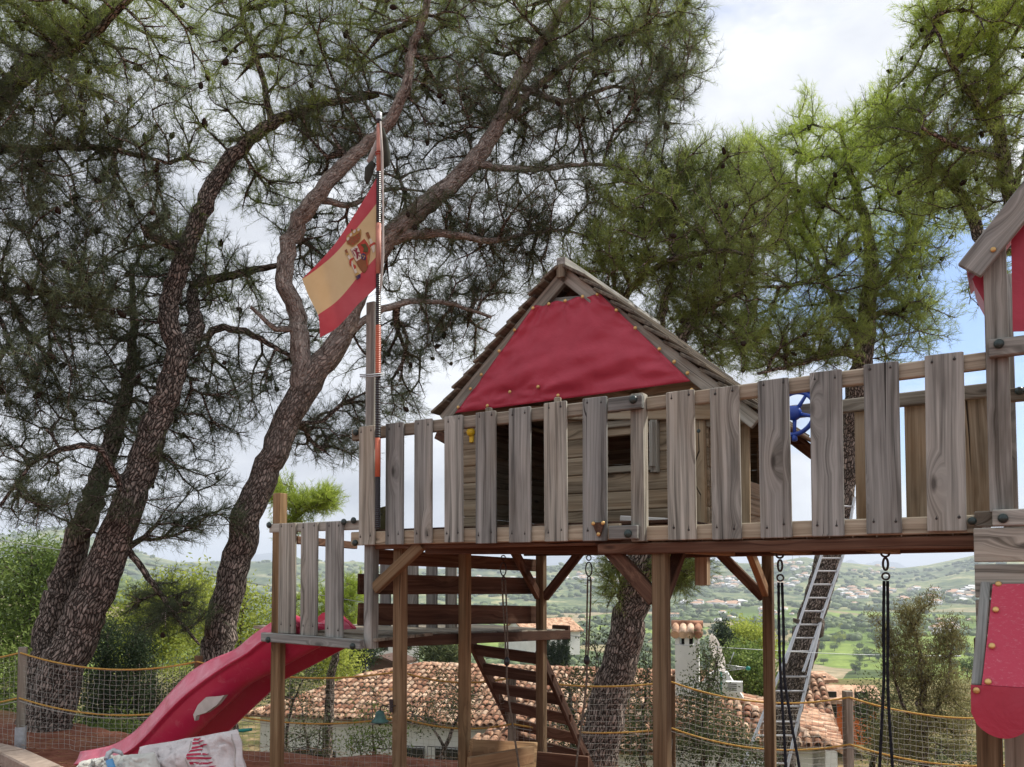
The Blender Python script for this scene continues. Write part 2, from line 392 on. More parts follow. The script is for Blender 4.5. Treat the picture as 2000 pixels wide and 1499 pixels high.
foliage('l_far', 'valley_leaves', (.06, .09, .035), (.12, .17, .06), (.22, .28, .09), .2, .25)
# roof tile
def tile_mat(key, ca, cb_, cc):
    m, t, b = mat(key, rough=.85, spec=.15); g = N(t, 'ShaderNodeTexCoord').outputs['Object']
    geo = N(t, 'ShaderNodeNewGeometry')
    c = ramp(t, geo.outputs['Random Per Island'], [(0, ca), (.5, cb_), (1, cc)])
    d = ramp(t, noise(t, g, 2.5, 6, .7), [(.38, (.34, .31, .28)), (.60, (1, 1, 1))])
    c = mixc(t, 1.0, c, d, 'MULTIPLY')
    li = ramp(t, noise(t, g, 11, 5, .7), [(.58, (0, 0, 0)), (.72, (.5, .5, .5))]); c = mixc(t, li, c, (.55, .44, .34))
    t.links.new(c, b.inputs['Base Color']); M[key] = m
tile_mat('tile', (.40, .19, .12), (.63, .38, .25), (.76, .56, .41))

# ------------------------------------------------------------------ ground, valley and hills
def sm(a, b, x): q = np.clip((x-a)/(b-a), 0, 1); return q*q*(3-2*q)
crest_px = np.array([(-1500, 1075), (-500, 1070), (0, 1062), (130, 1050), (230, 1075), (350, 1100), (560, 1098), (700, 1103), (850, 1112), (1000, 1106), (1130, 1102), (1250, 1110),
                     (1400, 1100), (1500, 1104), (1545, 1094), (1572, 1090), (1600, 1097), (1650, 1101), (1700, 1106), (1760, 1112), (1810, 1106), (1870, 1094), (1930, 1082), (2000, 1068), (2300, 1050), (3500, 1060)], float)
RC = 3000.
def vnoise(x, y, s, seed=0):
    """smooth value noise, vectorised"""
    x = np.asarray(x)/s+seed*17.3; y = np.asarray(y)/s-seed*9.1
    xi = np.floor(x).astype(np.int64); yi = np.floor(y).astype(np.int64); fx = x-xi; fy = y-yi
    fx = fx*fx*(3-2*fx); fy = fy*fy*(3-2*fy)
    def h(a, b_):
        q = (a*374761393+b_*668265263+seed*1442695) & 0x7fffffff
        q = ((q ^ (q >> 13))*1274126177) & 0x7fffffff
        return ((q ^ (q >> 16)) & 0xffff)/65535.
    return (h(xi, yi)*(1-fx)+h(xi+1, yi)*fx)*(1-fy)+(h(xi, yi+1)*(1-fx)+h(xi+1, yi+1)*fx)*fy
def H(x, y):
    x = np.asarray(x, float); y = np.asarray(y, float); r = np.hypot(x, y)
    z = -np.clip((x+4.8)*.055, -.25, .62)
    edge = 8.15 + np.clip(-(x+3.2)*.5, 0, 1.2)
    drop = sm(edge, edge+1.1, y)*1.15 + sm(edge+.2, 21, y)*5.15
    z = z*(1-np.clip(drop/6.3, 0, 1)) - drop
    far = sm(38, 420, np.maximum(y, r*.5)*1.0)
    z = z - 54*far + (vnoise(x, y, 40, 3)-.5)*6*sm(40, 160, r)*(1-sm(500, 900, r)) + (vnoise(x, y, 260, 5)-.5)*10*sm(300, 700, r)
    yy = np.maximum(y, 1.0)
    px = 1000+F*np.clip(x/yy, -4, 4)
    top = np.interp(px, crest_px[:, 0], crest_px[:, 1])
    cz = (HOR-top)/F*RC*np.sqrt(1+np.clip(x/yy, -2, 2)**2)*.97+1.6+(vnoise(x, y, 300, 21)-.5)*8
    up = sm(1350, RC, y)**.9
    rid = (vnoise(x, y, 420, 8)-.5)*60*sm(1450, 1900, y)*(1-sm(2500, 2950, y)) + (vnoise(x, y, 130, 9)-.5)*22*sm(1450, 1900, y)*(1-sm(2500, 2950, y))
    z = z*(1-up)+cz*up*1.0+rid - 160*sm(RC, 4600, y)
    # wooded knoll on the left, near
    z = z + 62*np.exp(-(((x+330)/130)**2+((y-560)/170)**2))
    return z
rr_ = np.concatenate([np.linspace(0.0, 14, 57), 14*np.exp(np.linspace(0, math.log(5200/14.), 330))[1:]])
aa = np.concatenate([np.radians(np.linspace(-52, 52, 360)), np.radians(np.linspace(56, 304, 46))])
RR, AA = np.meshgrid(rr_, aa, indexing='ij'); GX = RR*np.sin(AA); GY = RR*np.cos(AA)
GZ = H(GX, GY); GZ = GZ + (vnoise(GX, GY, .5, 2)-.5)*.05*(RR < 14)
n_a = len(aa); n_r = len(rr_)
I, J = np.meshgrid(np.arange(n_r-1), np.arange(n_a), indexing='ij'); J2 = (J+1) % n_a
fc = np.stack([I*n_a+J, (I+1)*n_a+J, (I+1)*n_a+J2, I*n_a+J2], -1).reshape(-1, 4)
gm_, t, b = mat('ground', rough=.95, spec=.05)
geo = N(t, 'ShaderNodeNewGeometry'); pos = geo.outputs['Position']; sp_ = N(t, 'ShaderNodeSeparateXYZ'); t.links.new(pos, sp_.inputs[0])
def mr(src, a, b2):
    q = N(t, 'ShaderNodeMapRange'); q.inputs[1].default_value = a; q.inputs[2].default_value = b2; t.links.new(src, q.inputs[0]); return q.outputs[0]
dirt = ramp(t, noise(t, pos, 5, 8, .7), [(.3, (.13, .045, .028)), (.55, (.24, .10, .065)), (.75, (.36, .22, .15))])
scrub = ramp(t, noise(t, pos, 1.3, 8, .7), [(.35, (.05, .06, .02)), (.5, (.13, .12, .05)), (.66, (.32, .22, .13))])
c = mixc(t, mr(sp_.outputs[1], 8.6, 10), dirt, scrub)
vor = N(t, 'ShaderNodeTexVoronoi', i_Scale=.011); mpv = N(t, 'ShaderNodeMapping'); mpv.inputs['Scale'].default_value = (1, .62, 1); mpv.inputs['Rotation'].default_value = (0, 0, .5)
t.links.new(pos, mpv.inputs[0]); t.links.new(mpv.outputs[0], vor.inputs[0])
sc_ = N(t, 'ShaderNodeSeparateColor'); t.links.new(vor.outputs['Color'], sc_.inputs[0])
field = ramp(t, sc_.outputs[0], [(0, (.10, .15, .035)), (.2, (.22, .30, .07)), (.4, (.085, .12, .04)), (.55, (.30, .26, .15)), (.7, (.15, .22, .05)), (.85, (.36, .30, .20)), (1, (.11, .14, .06))], 'CONSTANT')
fn = ramp(t, noise(t, pos, .05, 8, .75), [(.38, (.55, .6, .5)), (.62, (1.15, 1.1, 1.05))]); field = mixc(t, 1.0, field, fn, 'MULTIPLY')
c = mixc(t, mr(sp_.outputs[1], 60, 200), c, field)
hc = ramp(t, noise(t, pos, .022, 10, .78), [(.36, (.04, .065, .04)), (.47, (.10, .14, .07)), (.55, (.21, .23, .12)), (.66, (.40, .36, .26))])
hl = ramp(t, noise(t, pos, .0022, 4, .6), [(.38, (.55, .62, .6)), (.6, (1.5, 1.4, 1.2))]); hc = mixc(t, 1.0, hc, hl, 'MULTIPLY')
c = mixc(t, mr(sp_.outputs[1], 1300, 1500), c, hc)
t.links.new(c, b.inputs['Base Color']); bump(t, b, noise(t, pos, 18, 6, .7), .6, .03)
V = np.stack([GX, GY, GZ], -1).reshape(-1, 3)
go = link('ground', npmesh('ground', V, fc, gm_, smooth=True)); tag(go, 'red earth terrace falling away to the fields and wooded hills of the valley', None, None, 'structure')
def hit(x, y, rmin=30):
    r = ray(x, y); ts = np.concatenate([np.linspace(rmin, 400, 1500), np.linspace(400, 5000, 5000)])
    zz = EYE+r.z*ts/r.y; gz = H(r.x/r.y*ts, ts)
    k = np.argmax(zz <= gz)
    if not (zz <= gz).any(): return None
    return Vector((r.x/r.y*ts[k], ts[k], gz[k]))
# far blue range
def ridge(name, label, pts, Y, depth, material, zb=-80, dn=30):
    xs = np.linspace(pts[0][0], pts[-1][0], 120); ys = np.interp(xs, [p[0] for p in pts], [p[1] for p in pts])
    ys = ys + (vnoise(xs, 0*xs, 23, dn)-.5)*5+(vnoise(xs, 0*xs, 8, dn+1)-.5)*2.5
    rows = []
    for (f, dy) in ((0, -1), (.55, -.5), (1, 0), (.5, .6), (0, 1)):
        row = []
        for x, y in zip(xs, ys):
            p = at(x, y, Y); z = zb+(p.z-zb)*f*(1+(0 if f in (0, 1) else float(vnoise(x, f*50, 20, dn+2)-.5)*.35))
            row.append((p.x*(1+dy*depth/Y), Y+dy*depth, z))
        rows.append(row)
    v = np.array(rows).reshape(-1, 3); n = len(xs)
    I, J = np.meshgrid(np.arange(4), np.arange(n-1), indexing='ij')
    o = link(name, npmesh(name, v, np.stack([I*n+J, I*n+J+1, (I+1)*n+J+1, (I+1)*n+J], -1).reshape(-1, 4), material, smooth=True))
    tag(o, label, None, None, 'structure')
simple('mount', 'mountain_rock', (.10, .13, .15), .95, .05, 0, .4, .004, 0)
ridge('mountain_range', 'distant blue mountain peaks behind the valley hills', [(1480, 1120), (1560, 1110), (1640, 1104), (1665, 1094), (1690, 1101), (1715, 1095), (1745, 1099), (1775, 1106), (1850, 1112), (1960, 1108)], 9000, 700, M['mount'])
ridge('mountain_range', 'long blue mountain ridge beyond the left side hills', [(380, 1112), (450, 1086), (520, 1082), (600, 1095), (670, 1103), (760, 1109), (950, 1103), (1050, 1092), (1120, 1083), (1200, 1094), (1300, 1104), (1400, 1112)], 9500, 700, M['mount'], dn=40)

# ------------------------------------------------------------------ pines
def catmull(P, step):
    P = np.array(P, float); out = []
    Q = np.vstack([2*P[0]-P[1], P, 2*P[-1]-P[-2]])
    for i in range(1, len(Q)-2):
        p0, p1, p2, p3 = Q[i-1], Q[i], Q[i+1], Q[i+2]
        n = max(2, int(np.linalg.norm(p2[:3]-p1[:3])/step))
        for k in range(n):
            t_ = k/n
            out.append(.5*((2*p1)+(-p0+p2)*t_+(2*p0-5*p1+4*p2-p3)*t_**2+(-p0+3*p1-3*p2+p3)*t_**3))
    out.append(P[-1]); return np.array(out)
def unit(v): return v/np.maximum(np.linalg.norm(v, axis=-1, keepdims=True), 1e-9)
def bark_tube(path, n, rng):
    """path rows x,y,z,r -> verts, quads, grain; lumpy section"""
    P = path[:, :3]; R = path[:, 3]; T = unit(np.gradient(P, axis=0))
    ref = np.array([1., 0, 0]); A = np.linspace(0, 2*np.pi, n, endpoint=False); vs = []; gs = []; l = rng.random()*30
    for i in range(len(P)):
        ref = ref-T[i]*ref.dot(T[i]); ref /= np.linalg.norm(ref); q = np.cross(T[i], ref)
        if i: l += np.linalg.norm(P[i]-P[i-1])
        d = np.cos(A)[:, None]*ref+np.sin(A)[:, None]*q
        lump = 1+.12*(vnoise(d[:, 0]*2+4, d[:, 1]*2+l*3, 1, 4)-.5)+.10*(vnoise(d[:, 0]*5+9, d[:, 1]*5+l*7, 1, 6)-.5)+.04*(vnoise(d[:, 0]*14+9, d[:, 1]*14+l*22, 1, 8)-.5)
        vs.append(P[i]+d*(R[i]*lump)[:, None]); gs.append(np.stack([np.full(n, l), np.cos(A)*R[i], np.sin(A)*R[i]], -1))
    m = len(P); I, J = np.meshgrid(np.arange(m-1), np.arange(n), indexing='ij'); J2 = (J+1) % n
    f = np.stack([I*n+J, I*n+J2, (I+1)*n+J2, (I+1)*n+J], -1).reshape(-1, 4)
    return np.concatenate(vs), f, np.concatenate(gs)
def blades(base, dirs, length, width, rng, kind='needle'):
    """thin triangles (needles) or pointed diamonds (leaves)"""
    n = len(base); side = unit(np.cross(dirs, rng.normal(size=(n, 3)))); ln = length*rng.uniform(.65, 1.2, (n, 1)); w = width*.5
    if kind == 'needle':
        v = np.stack([base-side*w, base+side*w, base+dirs*ln], 1).reshape(-1, 3)
        return v, np.arange(3*n).reshape(-1, 3)
    nor = unit(np.cross(dirs, side))
    mid = base+dirs*ln*.5
    v = np.stack([base, mid+side*w*rng.uniform(.7, 1.2, (n, 1)), base+dirs*ln+nor*ln*.08, mid-side*w], 1).reshape(-1, 3)
    return v, np.arange(4*n).reshape(-1, 4)
def grow(skel, clusters, rng, seg=.22, tw=.0035, droop=.05, bias=.12, wob=.035):
    """join cluster points to the skeleton by forking branches; returns pos,parent,radius"""
    pos = []; par = []; rad = []; fixed = []; plen = []
    for path in skel:
        b0 = len(pos)
        for i, q in enumerate(path):
            pos.append(q[:3]); par.append(b0+i-1 if i else -1); rad.append(q[3]); fixed.append(True); plen.append(0)
    npos = np.zeros((len(pos)+len(clusters)*14, 3)); npos[:len(pos)] = pos
    npl = np.zeros(len(npos)); cnt = len(pos); ns = cnt
    parr = par+[0]*(len(npos)-cnt)
    S = np.array(pos); dd = np.array([np.min(((S-c)**2).sum(1)) for c in clusters]); order = np.argsort(dd)
    ends = np.zeros(len(clusters), int)
    rootok = np.zeros(len(npos)); 
    for i, r in enumerate(rad): rootok[i] = 0 if r < .09 else .25
    for ci in order:
        c = clusters[ci]; d = np.sqrt(((npos[:cnt]-c)**2).sum(1))+bias*npl[:cnt]+rootok[:cnt]+.6*np.maximum(0, npos[:cnt, 2]-c[2]-.4)*.5
        k = int(np.argmin(d)); a = npos[k]; v = c-a; ln = np.linalg.norm(v); m = max(1, min(12, int(ln/seg)))
        prev = k; off = rng.normal(size=3)*wob*ln
        for j in range(1, m+1):
            u = j/m; p = a+v*u+off*math.sin(math.pi*u)+np.array([0, 0, droop*ln*math.sin(math.pi*u)])
            if j < m: p = p+rng.normal(size=3)*.009
            npos[cnt] = p; parr[cnt] = prev; npl[cnt] = npl[prev]+ln/m; prev = cnt; cnt += 1
        ends[ci] = prev
    P = npos[:cnt]; par = np.array(parr[:cnt])
    ii = np.arange(ns, cnt); isend = np.zeros(cnt, bool); isend[ends] = True
    for _ in range(4):
        cs = np.zeros_like(P); cc_ = np.zeros(cnt); np.add.at(cs, par[ii], P[ii]); np.add.at(cc_, par[ii], 1)
        mid = np.where(cc_[:, None] > 0, (P[np.maximum(par, 0)]+cs/np.maximum(cc_, 1)[:, None])/2, P); mv = (np.arange(cnt) >= ns) & (cc_ > 0)
        P = np.where(mv[:, None], P*.45+mid*.55, P)
    w = np.zeros(cnt); w[ends] += 1
    for i in range(cnt-1, ns-1, -1): w[par[i]] += w[i]
    R = np.zeros(cnt); R[:ns] = rad
    R[ns:] = np.minimum(tw*np.maximum(w[ns:], 1)**.5, .05)
    return P, par, R, ns, ends
def twig_mesh(P, par, R, ns, n=4):
    idx = np.arange(ns, len(P)); a = P[par[idx]]; b_ = P[idx]; rb = R[idx]
    ra = np.where(par[idx] >= ns, R[par[idx]], rb*1.15)
    t_ = unit(b_-a); ref = unit(np.cross(t_, np.array([.31, .77, .55]))); q = np.cross(t_, ref)
    vs = []
    for (c, r) in ((a, ra), (b_, rb)):
        for j in range(n):
            an = 2*math.pi*j/n; vs.append(c+(ref*math.cos(an)+q*math.sin(an))*r[:, None])
    v = np.stack(vs, 1); m = len(idx); base = np.arange(m)[:, None]*2*n
    f = np.concatenate([base+np.array([j, (j+1) % n, n+(j+1) % n, n+j]) for j in range(n)], 0)
    return v.reshape(-1, 3), f
def sample_blobs(blobs, count, rng):
    """blobs: px, py, rx, ry (photo pixels at their depth), Y, depth radius, weight -> solid ellipsoids standing at real distance"""
    w = np.array([b_[6] for b_ in blobs], float); w /= w.sum(); out = []
    for b_, k in zip(blobs, (w*count).astype(int)):
        c = np.array(at(b_[0], b_[1], b_[4])); sx_ = b_[2]*b_[4]/F; sz_ = b_[3]*b_[4]/F
        q = unit(rng.normal(size=(k, 3)))*rng.random((k, 1))**(1/2.4)
        out.append(c+q*np.array([sx_, b_[5], sz_]))
    return np.concatenate(out)
CONE = None
def rooted(path):
    q = path[0].copy(); gz = float(H(q[0], q[1]))-.25
    if q[2] <= gz: return path
    n = max(1, int((q[2]-gz)/.2)); d = path[0, :3]-path[min(3, len(path)-1), :3]; add = []
    for i in range(n, 0, -1):
        u = i/n; add.append([q[0]+d[0]*u*.6, q[1]+d[1]*u*.6, q[2]+(gz-q[2])*u, q[3]*(1+.18*u)])
    return np.vstack([np.array(add), path])
def cone_mesh():
    mb = MB(); rng = random.Random(3)
    prof = [(.002, -.045), (.016, -.038), (.023, -.022), (.025, -.005), (.020, .015), (.012, .033), (.002, .045)]
    n = 9; vs = []; fs = []
    for i, (r, h) in enumerate(prof):
        for j in range(n):
            an = 2*math.pi*(j+.5*(i % 2))/n; rr2 = r*(1.25 if (i+j) % 2 else .85); vs.append((rr2*math.cos(an), rr2*math.sin(an), h))
    for i in range(len(prof)-1):
        for j in range(n):
            k = (j+1) % n; fs.append((i*n+j, i*n+k, (i+1)*n+k, (i+1)*n+j))
    return npmesh('cone', np.array(vs), np.array(fs), M['cone'])
def pine(name, label, skel_px, blobs, count, seed, mats, ncones=40, sprigs=4, needles=20, nlen=.10, nw=.0038, trunk_mat='bark', group=None, n_side=28, seg=.22, upw=.25, cat='tree', sprl=.24):
    global CONE
    rng = np.random.default_rng(seed)
    skel = []
    for s in skel_px:
        P = [(*at(x, y, Y), r*.93) for (x, y, Y, r) in s]
        path = catmull(P, .09); path[1:-1, :3] += rng.normal(size=(len(path)-2, 3))*np.minimum(.012, path[1:-1, 3:4]*.25)
        skel.append(path)
    skel[0] = rooted(skel[0])
    base = Vector(skel[0][0, :3]); root = thing(name, label, cat, base, group); o0 = np.array(base)
    tv = []; tf = []; tg = []; c = 0
    for path in skel:
        v, f, g = bark_tube(path, n_side if path[0, 3] > .06 else 9, rng); tv.append(v); tf.append(f+c); tg.append(g); c += len(v)
    link('trunk', npmesh('trunk', np.concatenate(tv)-o0, np.concatenate(tf), M[trunk_mat], np.concatenate(tg), smooth=True), root)
    cl = sample_blobs(blobs, count, rng)
    P, par, R, ns, ends = grow(skel, cl, rng, seg=seg)
    v, f = twig_mesh(P, par, R, ns)
    link('branches', npmesh('branches', v-o0, f, M[trunk_mat], v, smooth=True), root)
    E = P[ends]; prevd = unit(E-P[par[ends]]); nc = len(E)
    # sprigs leave the twig end and the stretch before it
    S = sprigs
    u = rng.random((nc, S, 1)); sb_ = E[:, None]-prevd[:, None]*(u*.22)
    sdv = unit(prevd[:, None]*.7+rng.normal(size=(nc, S, 3))*.65+np.array([0, 0, upw])); sl = rng.uniform(.5, 1.2, (nc, S, 1))*sprl
    nn = needles; tt = rng.random((nc, S, nn, 1))
    basep = sb_[:, :, None]+sdv[:, :, None]*sl[:, :, None]*tt
    nd = unit(sdv[:, :, None]*.9+rng.normal(size=(nc, S, nn, 3))*.55)
    bv, bf = blades(basep.reshape(-1, 3), nd.reshape(-1, 3), nlen, nw, rng)
    # sprig stems
    sa = sb_.reshape(-1, 3); se = (sb_+sdv*sl).reshape(-1, 3); sd2 = unit(np.cross(se-sa, np.array([.3, .5, .8])))*.0022
    stv = np.stack([sa-sd2, sa+sd2, se], 1).reshape(-1, 3); stf = np.arange(len(stv)).reshape(-1, 3)+len(bv)
    ms = mats if isinstance(mats, list) else [mats]
    fm = np.concatenate([np.zeros(len(bf), int), np.full(len(stf), len(ms))])
    if len(ms) > 1:
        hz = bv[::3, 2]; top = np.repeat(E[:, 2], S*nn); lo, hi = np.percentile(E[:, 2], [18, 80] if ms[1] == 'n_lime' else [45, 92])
        pr = np.clip((top-lo)/(hi-lo), 0, 1); cid = np.repeat(rng.random(nc), S*nn); fm[:len(bf)] = (cid < pr).astype(int)  # paler needles likelier higher up: sunlit crown tops put into the colour
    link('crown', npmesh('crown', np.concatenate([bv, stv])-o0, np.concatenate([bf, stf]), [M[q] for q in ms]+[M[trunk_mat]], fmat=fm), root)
    if CONE is None: CONE = cone_mesh()
    cand = rng.choice(np.arange(ns, len(P)), size=min(ncones, len(P)-ns), replace=False)
    for i in cand:
        p = P[i]-o0+rng.normal(size=3)*.02-np.array([0, 0, .03]); q = bpy.data.objects.new('pine_cone', CONE); COL.objects.link(q); q.parent = root
        q.location = p; q.rotation_euler = rng.uniform(-1.2, 1.2, 3); s = rng.uniform(.75, 1.15); q.scale = (s, s, s)
    return root

# 1  forked leaning pine by the left fence post
pine('pine_tree', 'leaning dark trunked pine with two stems just behind the leftmost fence post',
     [[(80, 1478, 8.6, .30), (95, 1400, 8.6, .255), (140, 1270, 8.6, .225), (190, 1140, 8.65, .20), (250, 985, 8.7, .175), (305, 830, 8.8, .15), (345, 700, 8.9, .13), (330, 610, 9.0, .115), (360, 500, 9.1, .105), (405, 390, 9.2, .10), (455, 305, 9.3, .085), (530, 245, 9.4, .07), (620, 205, 9.5, .05), (740, 185, 9.6, .03)],
      [(60, 1470, 8.8, .22), (85, 1330, 8.95, .20), (105, 1200, 9.05, .18), (140, 1090, 9.15, .155), (190, 950, 9.3, .12), (225, 840, 9.4, .10), (250, 745, 9.6, .075), (262, 640, 9.8, .05), (255, 520, 10., .03)],
      [(345, 710, 8.9, .11), (385, 640, 9.3, .095), (380, 560, 9.6, .06), (470, 535, 9.8, .05), (560, 515, 9.9, .03)],
      [(350, 480, 9.1, .06), (310, 470, 8.8, .055), (290, 450, 8.6, .05), (330, 415, 8.5, .03)],
      [(250, 985, 8.7, .04), (200, 880, 8.2, .035), (120, 880, 8.0, .03), (60, 910, 7.9, .02), (0, 990, 7.8, .015)],
      [(235, 1060, 8.7, .04), (300, 1140, 8.8, .035), (340, 1200, 8.9, .025), (390, 1260, 9.0, .012)],
      [(390, 660, 9.4, .05), (450, 640, 9.5, .045), (540, 680, 9.6, .03), (620, 730, 9.7, .015)],
      [(530, 245, 9.4, .045), (505, 130, 9.2, .035), (475, 40, 9.0, .025), (460, -60, 8.8, .015)]],
     [(560, 120, 170, 150, 9.3, 1.3, 1.3), (400, 200, 100, 70, 9.0, .8, .25), (330, 470, 120, 90, 9.5, 1.0, .9), (250, 620, 150, 130, 9.6, 1.2, 1.9), (430, 560, 130, 80, 9.8, .9, .9),
      (200, 790, 180, 120, 9.4, 1.2, 1.0), (450, 760, 110, 110, 9.6, .9, .9), (330, 900, 160, 90, 9.3, 1.0, .7), (100, 980, 130, 70, 8.3, .8, .7), (60, 870, 90, 90, 8.2, .7, .4), (360, 1020, 130, 60, 9.0, .8, .55), (330, 1190, 90, 60, 9.1, .7, .6), (520, 40, 200, 80, 9.3, 1.1, .9), (640, 250, 110, 60, 9.6, .9, .45), (500, 340, 110, 90, 9.9, .9, .7), (600, 430, 80, 60, 10., .8, .35), (330, 760, 170, 120, 10., 1.0, .9)],
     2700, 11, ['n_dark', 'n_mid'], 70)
# 2  big central pine, forks above the slide
pine('pine_tree', 'tall pine behind the slide whose trunk forks beside the flag',
     [[(418, 1330, 9.6, .235), (428, 1260, 9.6, .20), (448, 1150, 9.6, .185), (485, 1010, 9.6, .175), (535, 880, 9.6, .165), (590, 765, 9.6, .165), (625, 715, 9.6, .155), (665, 660, 9.6, .14), (700, 570, 9.6, .125), (755, 470, 9.6, .125), (840, 395, 9.6, .12), (920, 320, 9.6, .105), (975, 240, 9.6, .09), (1010, 160, 9.6, .08), (1060, 80, 9.6, .065), (1110, 0, 9.6, .05), (1150, -80, 9.6, .03)],
      [(590, 765, 9.6, .13), (588, 690, 9.5, .125), (582, 620, 9.5, .11), (555, 545, 9.4, .105), (570, 460, 9.4, .105), (615, 390, 9.3, .095), (680, 315, 9.3, .085), (745, 255, 9.3, .075), (785, 190, 9.2, .065), (805, 100, 9.2, .055), (835, 10, 9.1, .045), (850, -70, 9.1, .02)],
      [(755, 470, 9.6, .07), (860, 455, 9.6, .05), (960, 470, 9.7, .04), (1080, 450, 9.8, .022), (1180, 470, 9.9, .008)],
      [(975, 240, 9.6, .05), (1060, 160, 9.7, .045), (1150, 100, 9.8, .03), (1250, 60, 9.9, .018), (1340, 40, 10., .008)],
      [(920, 320, 9.6, .05), (1040, 330, 9.7, .036), (1160, 320, 9.7, .024), (1260, 340, 9.7, .014), (1340, 350, 9.7, .006)],
      [(1010, 165, 9.6, .05), (1100, 200, 9.8, .04), (1200, 170, 9.9, .022), (1300, 190, 10., .008)],
      [(615, 390, 9.3, .05), (680, 400, 9.5, .035), (760, 370, 9.7, .022), (860, 380, 9.8, .008)],
      [(680, 650, 9.6, .05), (760, 600, 9.8, .045), (860, 590, 10., .03), (960, 620, 10.1, .02)],
      [(585, 640, 9.5, .04), (540, 640, 9.3, .035), (490, 600, 9.1, .02)]],
     [(800, 110, 190, 140, 9.9, 1.5, 1.9), (1000, 100, 190, 140, 10.2, 1.5, 1.8), (1210, 90, 170, 130, 9.9, 1.4, 1.7), (1310, 130, 80, 120, 9.9, 1.0, .8), (1150, 240, 200, 90, 9.9, 1.3, 1.3), (900, 260, 150, 90, 10.1, 1.2, 1.0),
      (680, 270, 130, 100, 9.9, 1.1, .8), (1270, 330, 110, 60, 9.7, .9, .35), (1050, 420, 170, 80, 9.7, 1.0, .95), (800, 430, 130, 70, 9.8, .9, .7), (870, 560, 140, 80, 10.6, 1.0, .85), (640, 520, 90, 70, 10.2, .8, .4), (780, 690, 90, 60, 10.7, .8, .4), (1000, 540, 100, 50, 10.3, .8, .4),
      (600, 680, 120, 100, 10.4, .9, .45), (640, 850, 110, 70, 10.7, .8, .55), (760, 790, 90, 50, 10.7, .8, .4), (860, 650, 110, 70, 10.6, .9, .5), (950, 450, 120, 70, 10.1, .9, .5), (740, 0, 260, 70, 9.9, 1.4, .7), (1130, 0, 260, 60, 9.9, 1.4, .7)],
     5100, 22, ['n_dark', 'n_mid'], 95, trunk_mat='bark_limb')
# 3  top-left pine, trunk outside the frame
pine('pine_tree', 'airy pine reaching in at the top left corner with many dark cones',
     [[(-340, 1480, 7.4, .2), (-300, 1000, 7.4, .17), (-200, 600, 7.4, .14), (-60, 300, 7.4, .10), (10, 175, 7.4, .09), (90, 110, 7.4, .08), (150, 55, 7.4, .06), (215, 15, 7.4, .05), (290, -60, 7.4, .03)],
      [(60, 130, 7.4, .05), (150, 90, 7.2, .04), (240, 10, 7.0, .03), (290, -40, 6.9, .02)],
      [(-200, 600, 7.4, .07), (-60, 580, 7.6, .05), (60, 570, 7.8, .035), (180, 600, 7.9, .02)],
      [(-60, 300, 7.4, .06), (60, 290, 7.6, .04), (200, 290, 7.8, .03), (330, 320, 8.0, .015)]],
     [(80, 60, 170, 110, 7.3, 1.0, 1.0), (300, 90, 130, 100, 7.5, .9, .38), (90, 240, 170, 90, 7.5, 1.0, 1.0), (280, 250, 130, 90, 7.8, .9, .42), (60, 410, 160, 100, 7.6, 1.0, .95), (240, 410, 100, 80, 7.9, .8, .32), (60, 590, 150, 90, 7.8, .9, .85), (180, 560, 80, 70, 7.9, .7, .25), (40, 740, 110, 90, 7.8, .9, .7), (-60, 300, 100, 300, 7.4, .9, .5), (30, 0, 150, 50, 7.3, 1, .4)],
     2150, 33, ['n_dark', 'n_mid'], 95)
# 4  pine behind the playhouse
pine('pine_tree', 'pine whose trunk stands under the playhouse deck and crown shows over its roof',
     [[(1158, 1530, 9.3, .25), (1175, 1440, 9.3, .235), (1200, 1330, 9.3, .215), (1232, 1200, 9.3, .195), (1255, 1080, 9.35, .18), (1280, 950, 9.4, .16), (1300, 800, 9.5, .13), (1325, 690, 9.6, .09), (1340, 640, 9.7, .075), (1375, 590, 9.8, .065), (1430, 530, 9.9, .055), (1480, 470, 10., .045), (1500, 400, 10.1, .03)],
      [(1300, 800, 9.5, .09), (1285, 680, 9.6, .07), (1300, 580, 9.7, .05), (1320, 500, 9.8, .04), (1300, 430, 9.9, .02)],
      [(1340, 640, 9.7, .05), (1390, 600, 9.6, .04), (1450, 570, 9.5, .025)],
      [(1215, 600, 9.8, .045), (1250, 545, 9.6, .045), (1320, 505, 9.4, .04), (1400, 490, 9.2, .03), (1470, 500, 9.1, .015)],
      [(1300, 800, 9.5, .07), (1240, 680, 9.8, .05), (1215, 600, 9.8, .045)],
      [(1262, 1060, 9.3, .03), (1310, 1090, 9., .025), (1340, 1130, 8.9, .012)]],
     [(1280, 480, 150, 100, 9.7, 1.1, .8), (1420, 420, 140, 110, 10., 1.2, .85), (1330, 620, 90, 80, 9.8, .9, .35), (1420, 680, 80, 60, 9.8, .8, .3), (1180, 520, 110, 70, 9.4, .9, .45), (1400, 560, 120, 80, 9.7, 1.0, .6), (1350, 350, 100, 60, 9.8, .9, .45), (1330, 1110, 55, 50, 8.9, .5, .35), (1230, 400, 110, 70, 9.5, .9, .4), (1190, 1130, 30, 60, 9.1, .3, .12)],
     1900, 44, ['n_mid', 'n_mid'], 80, needles=19, nw=.0045)
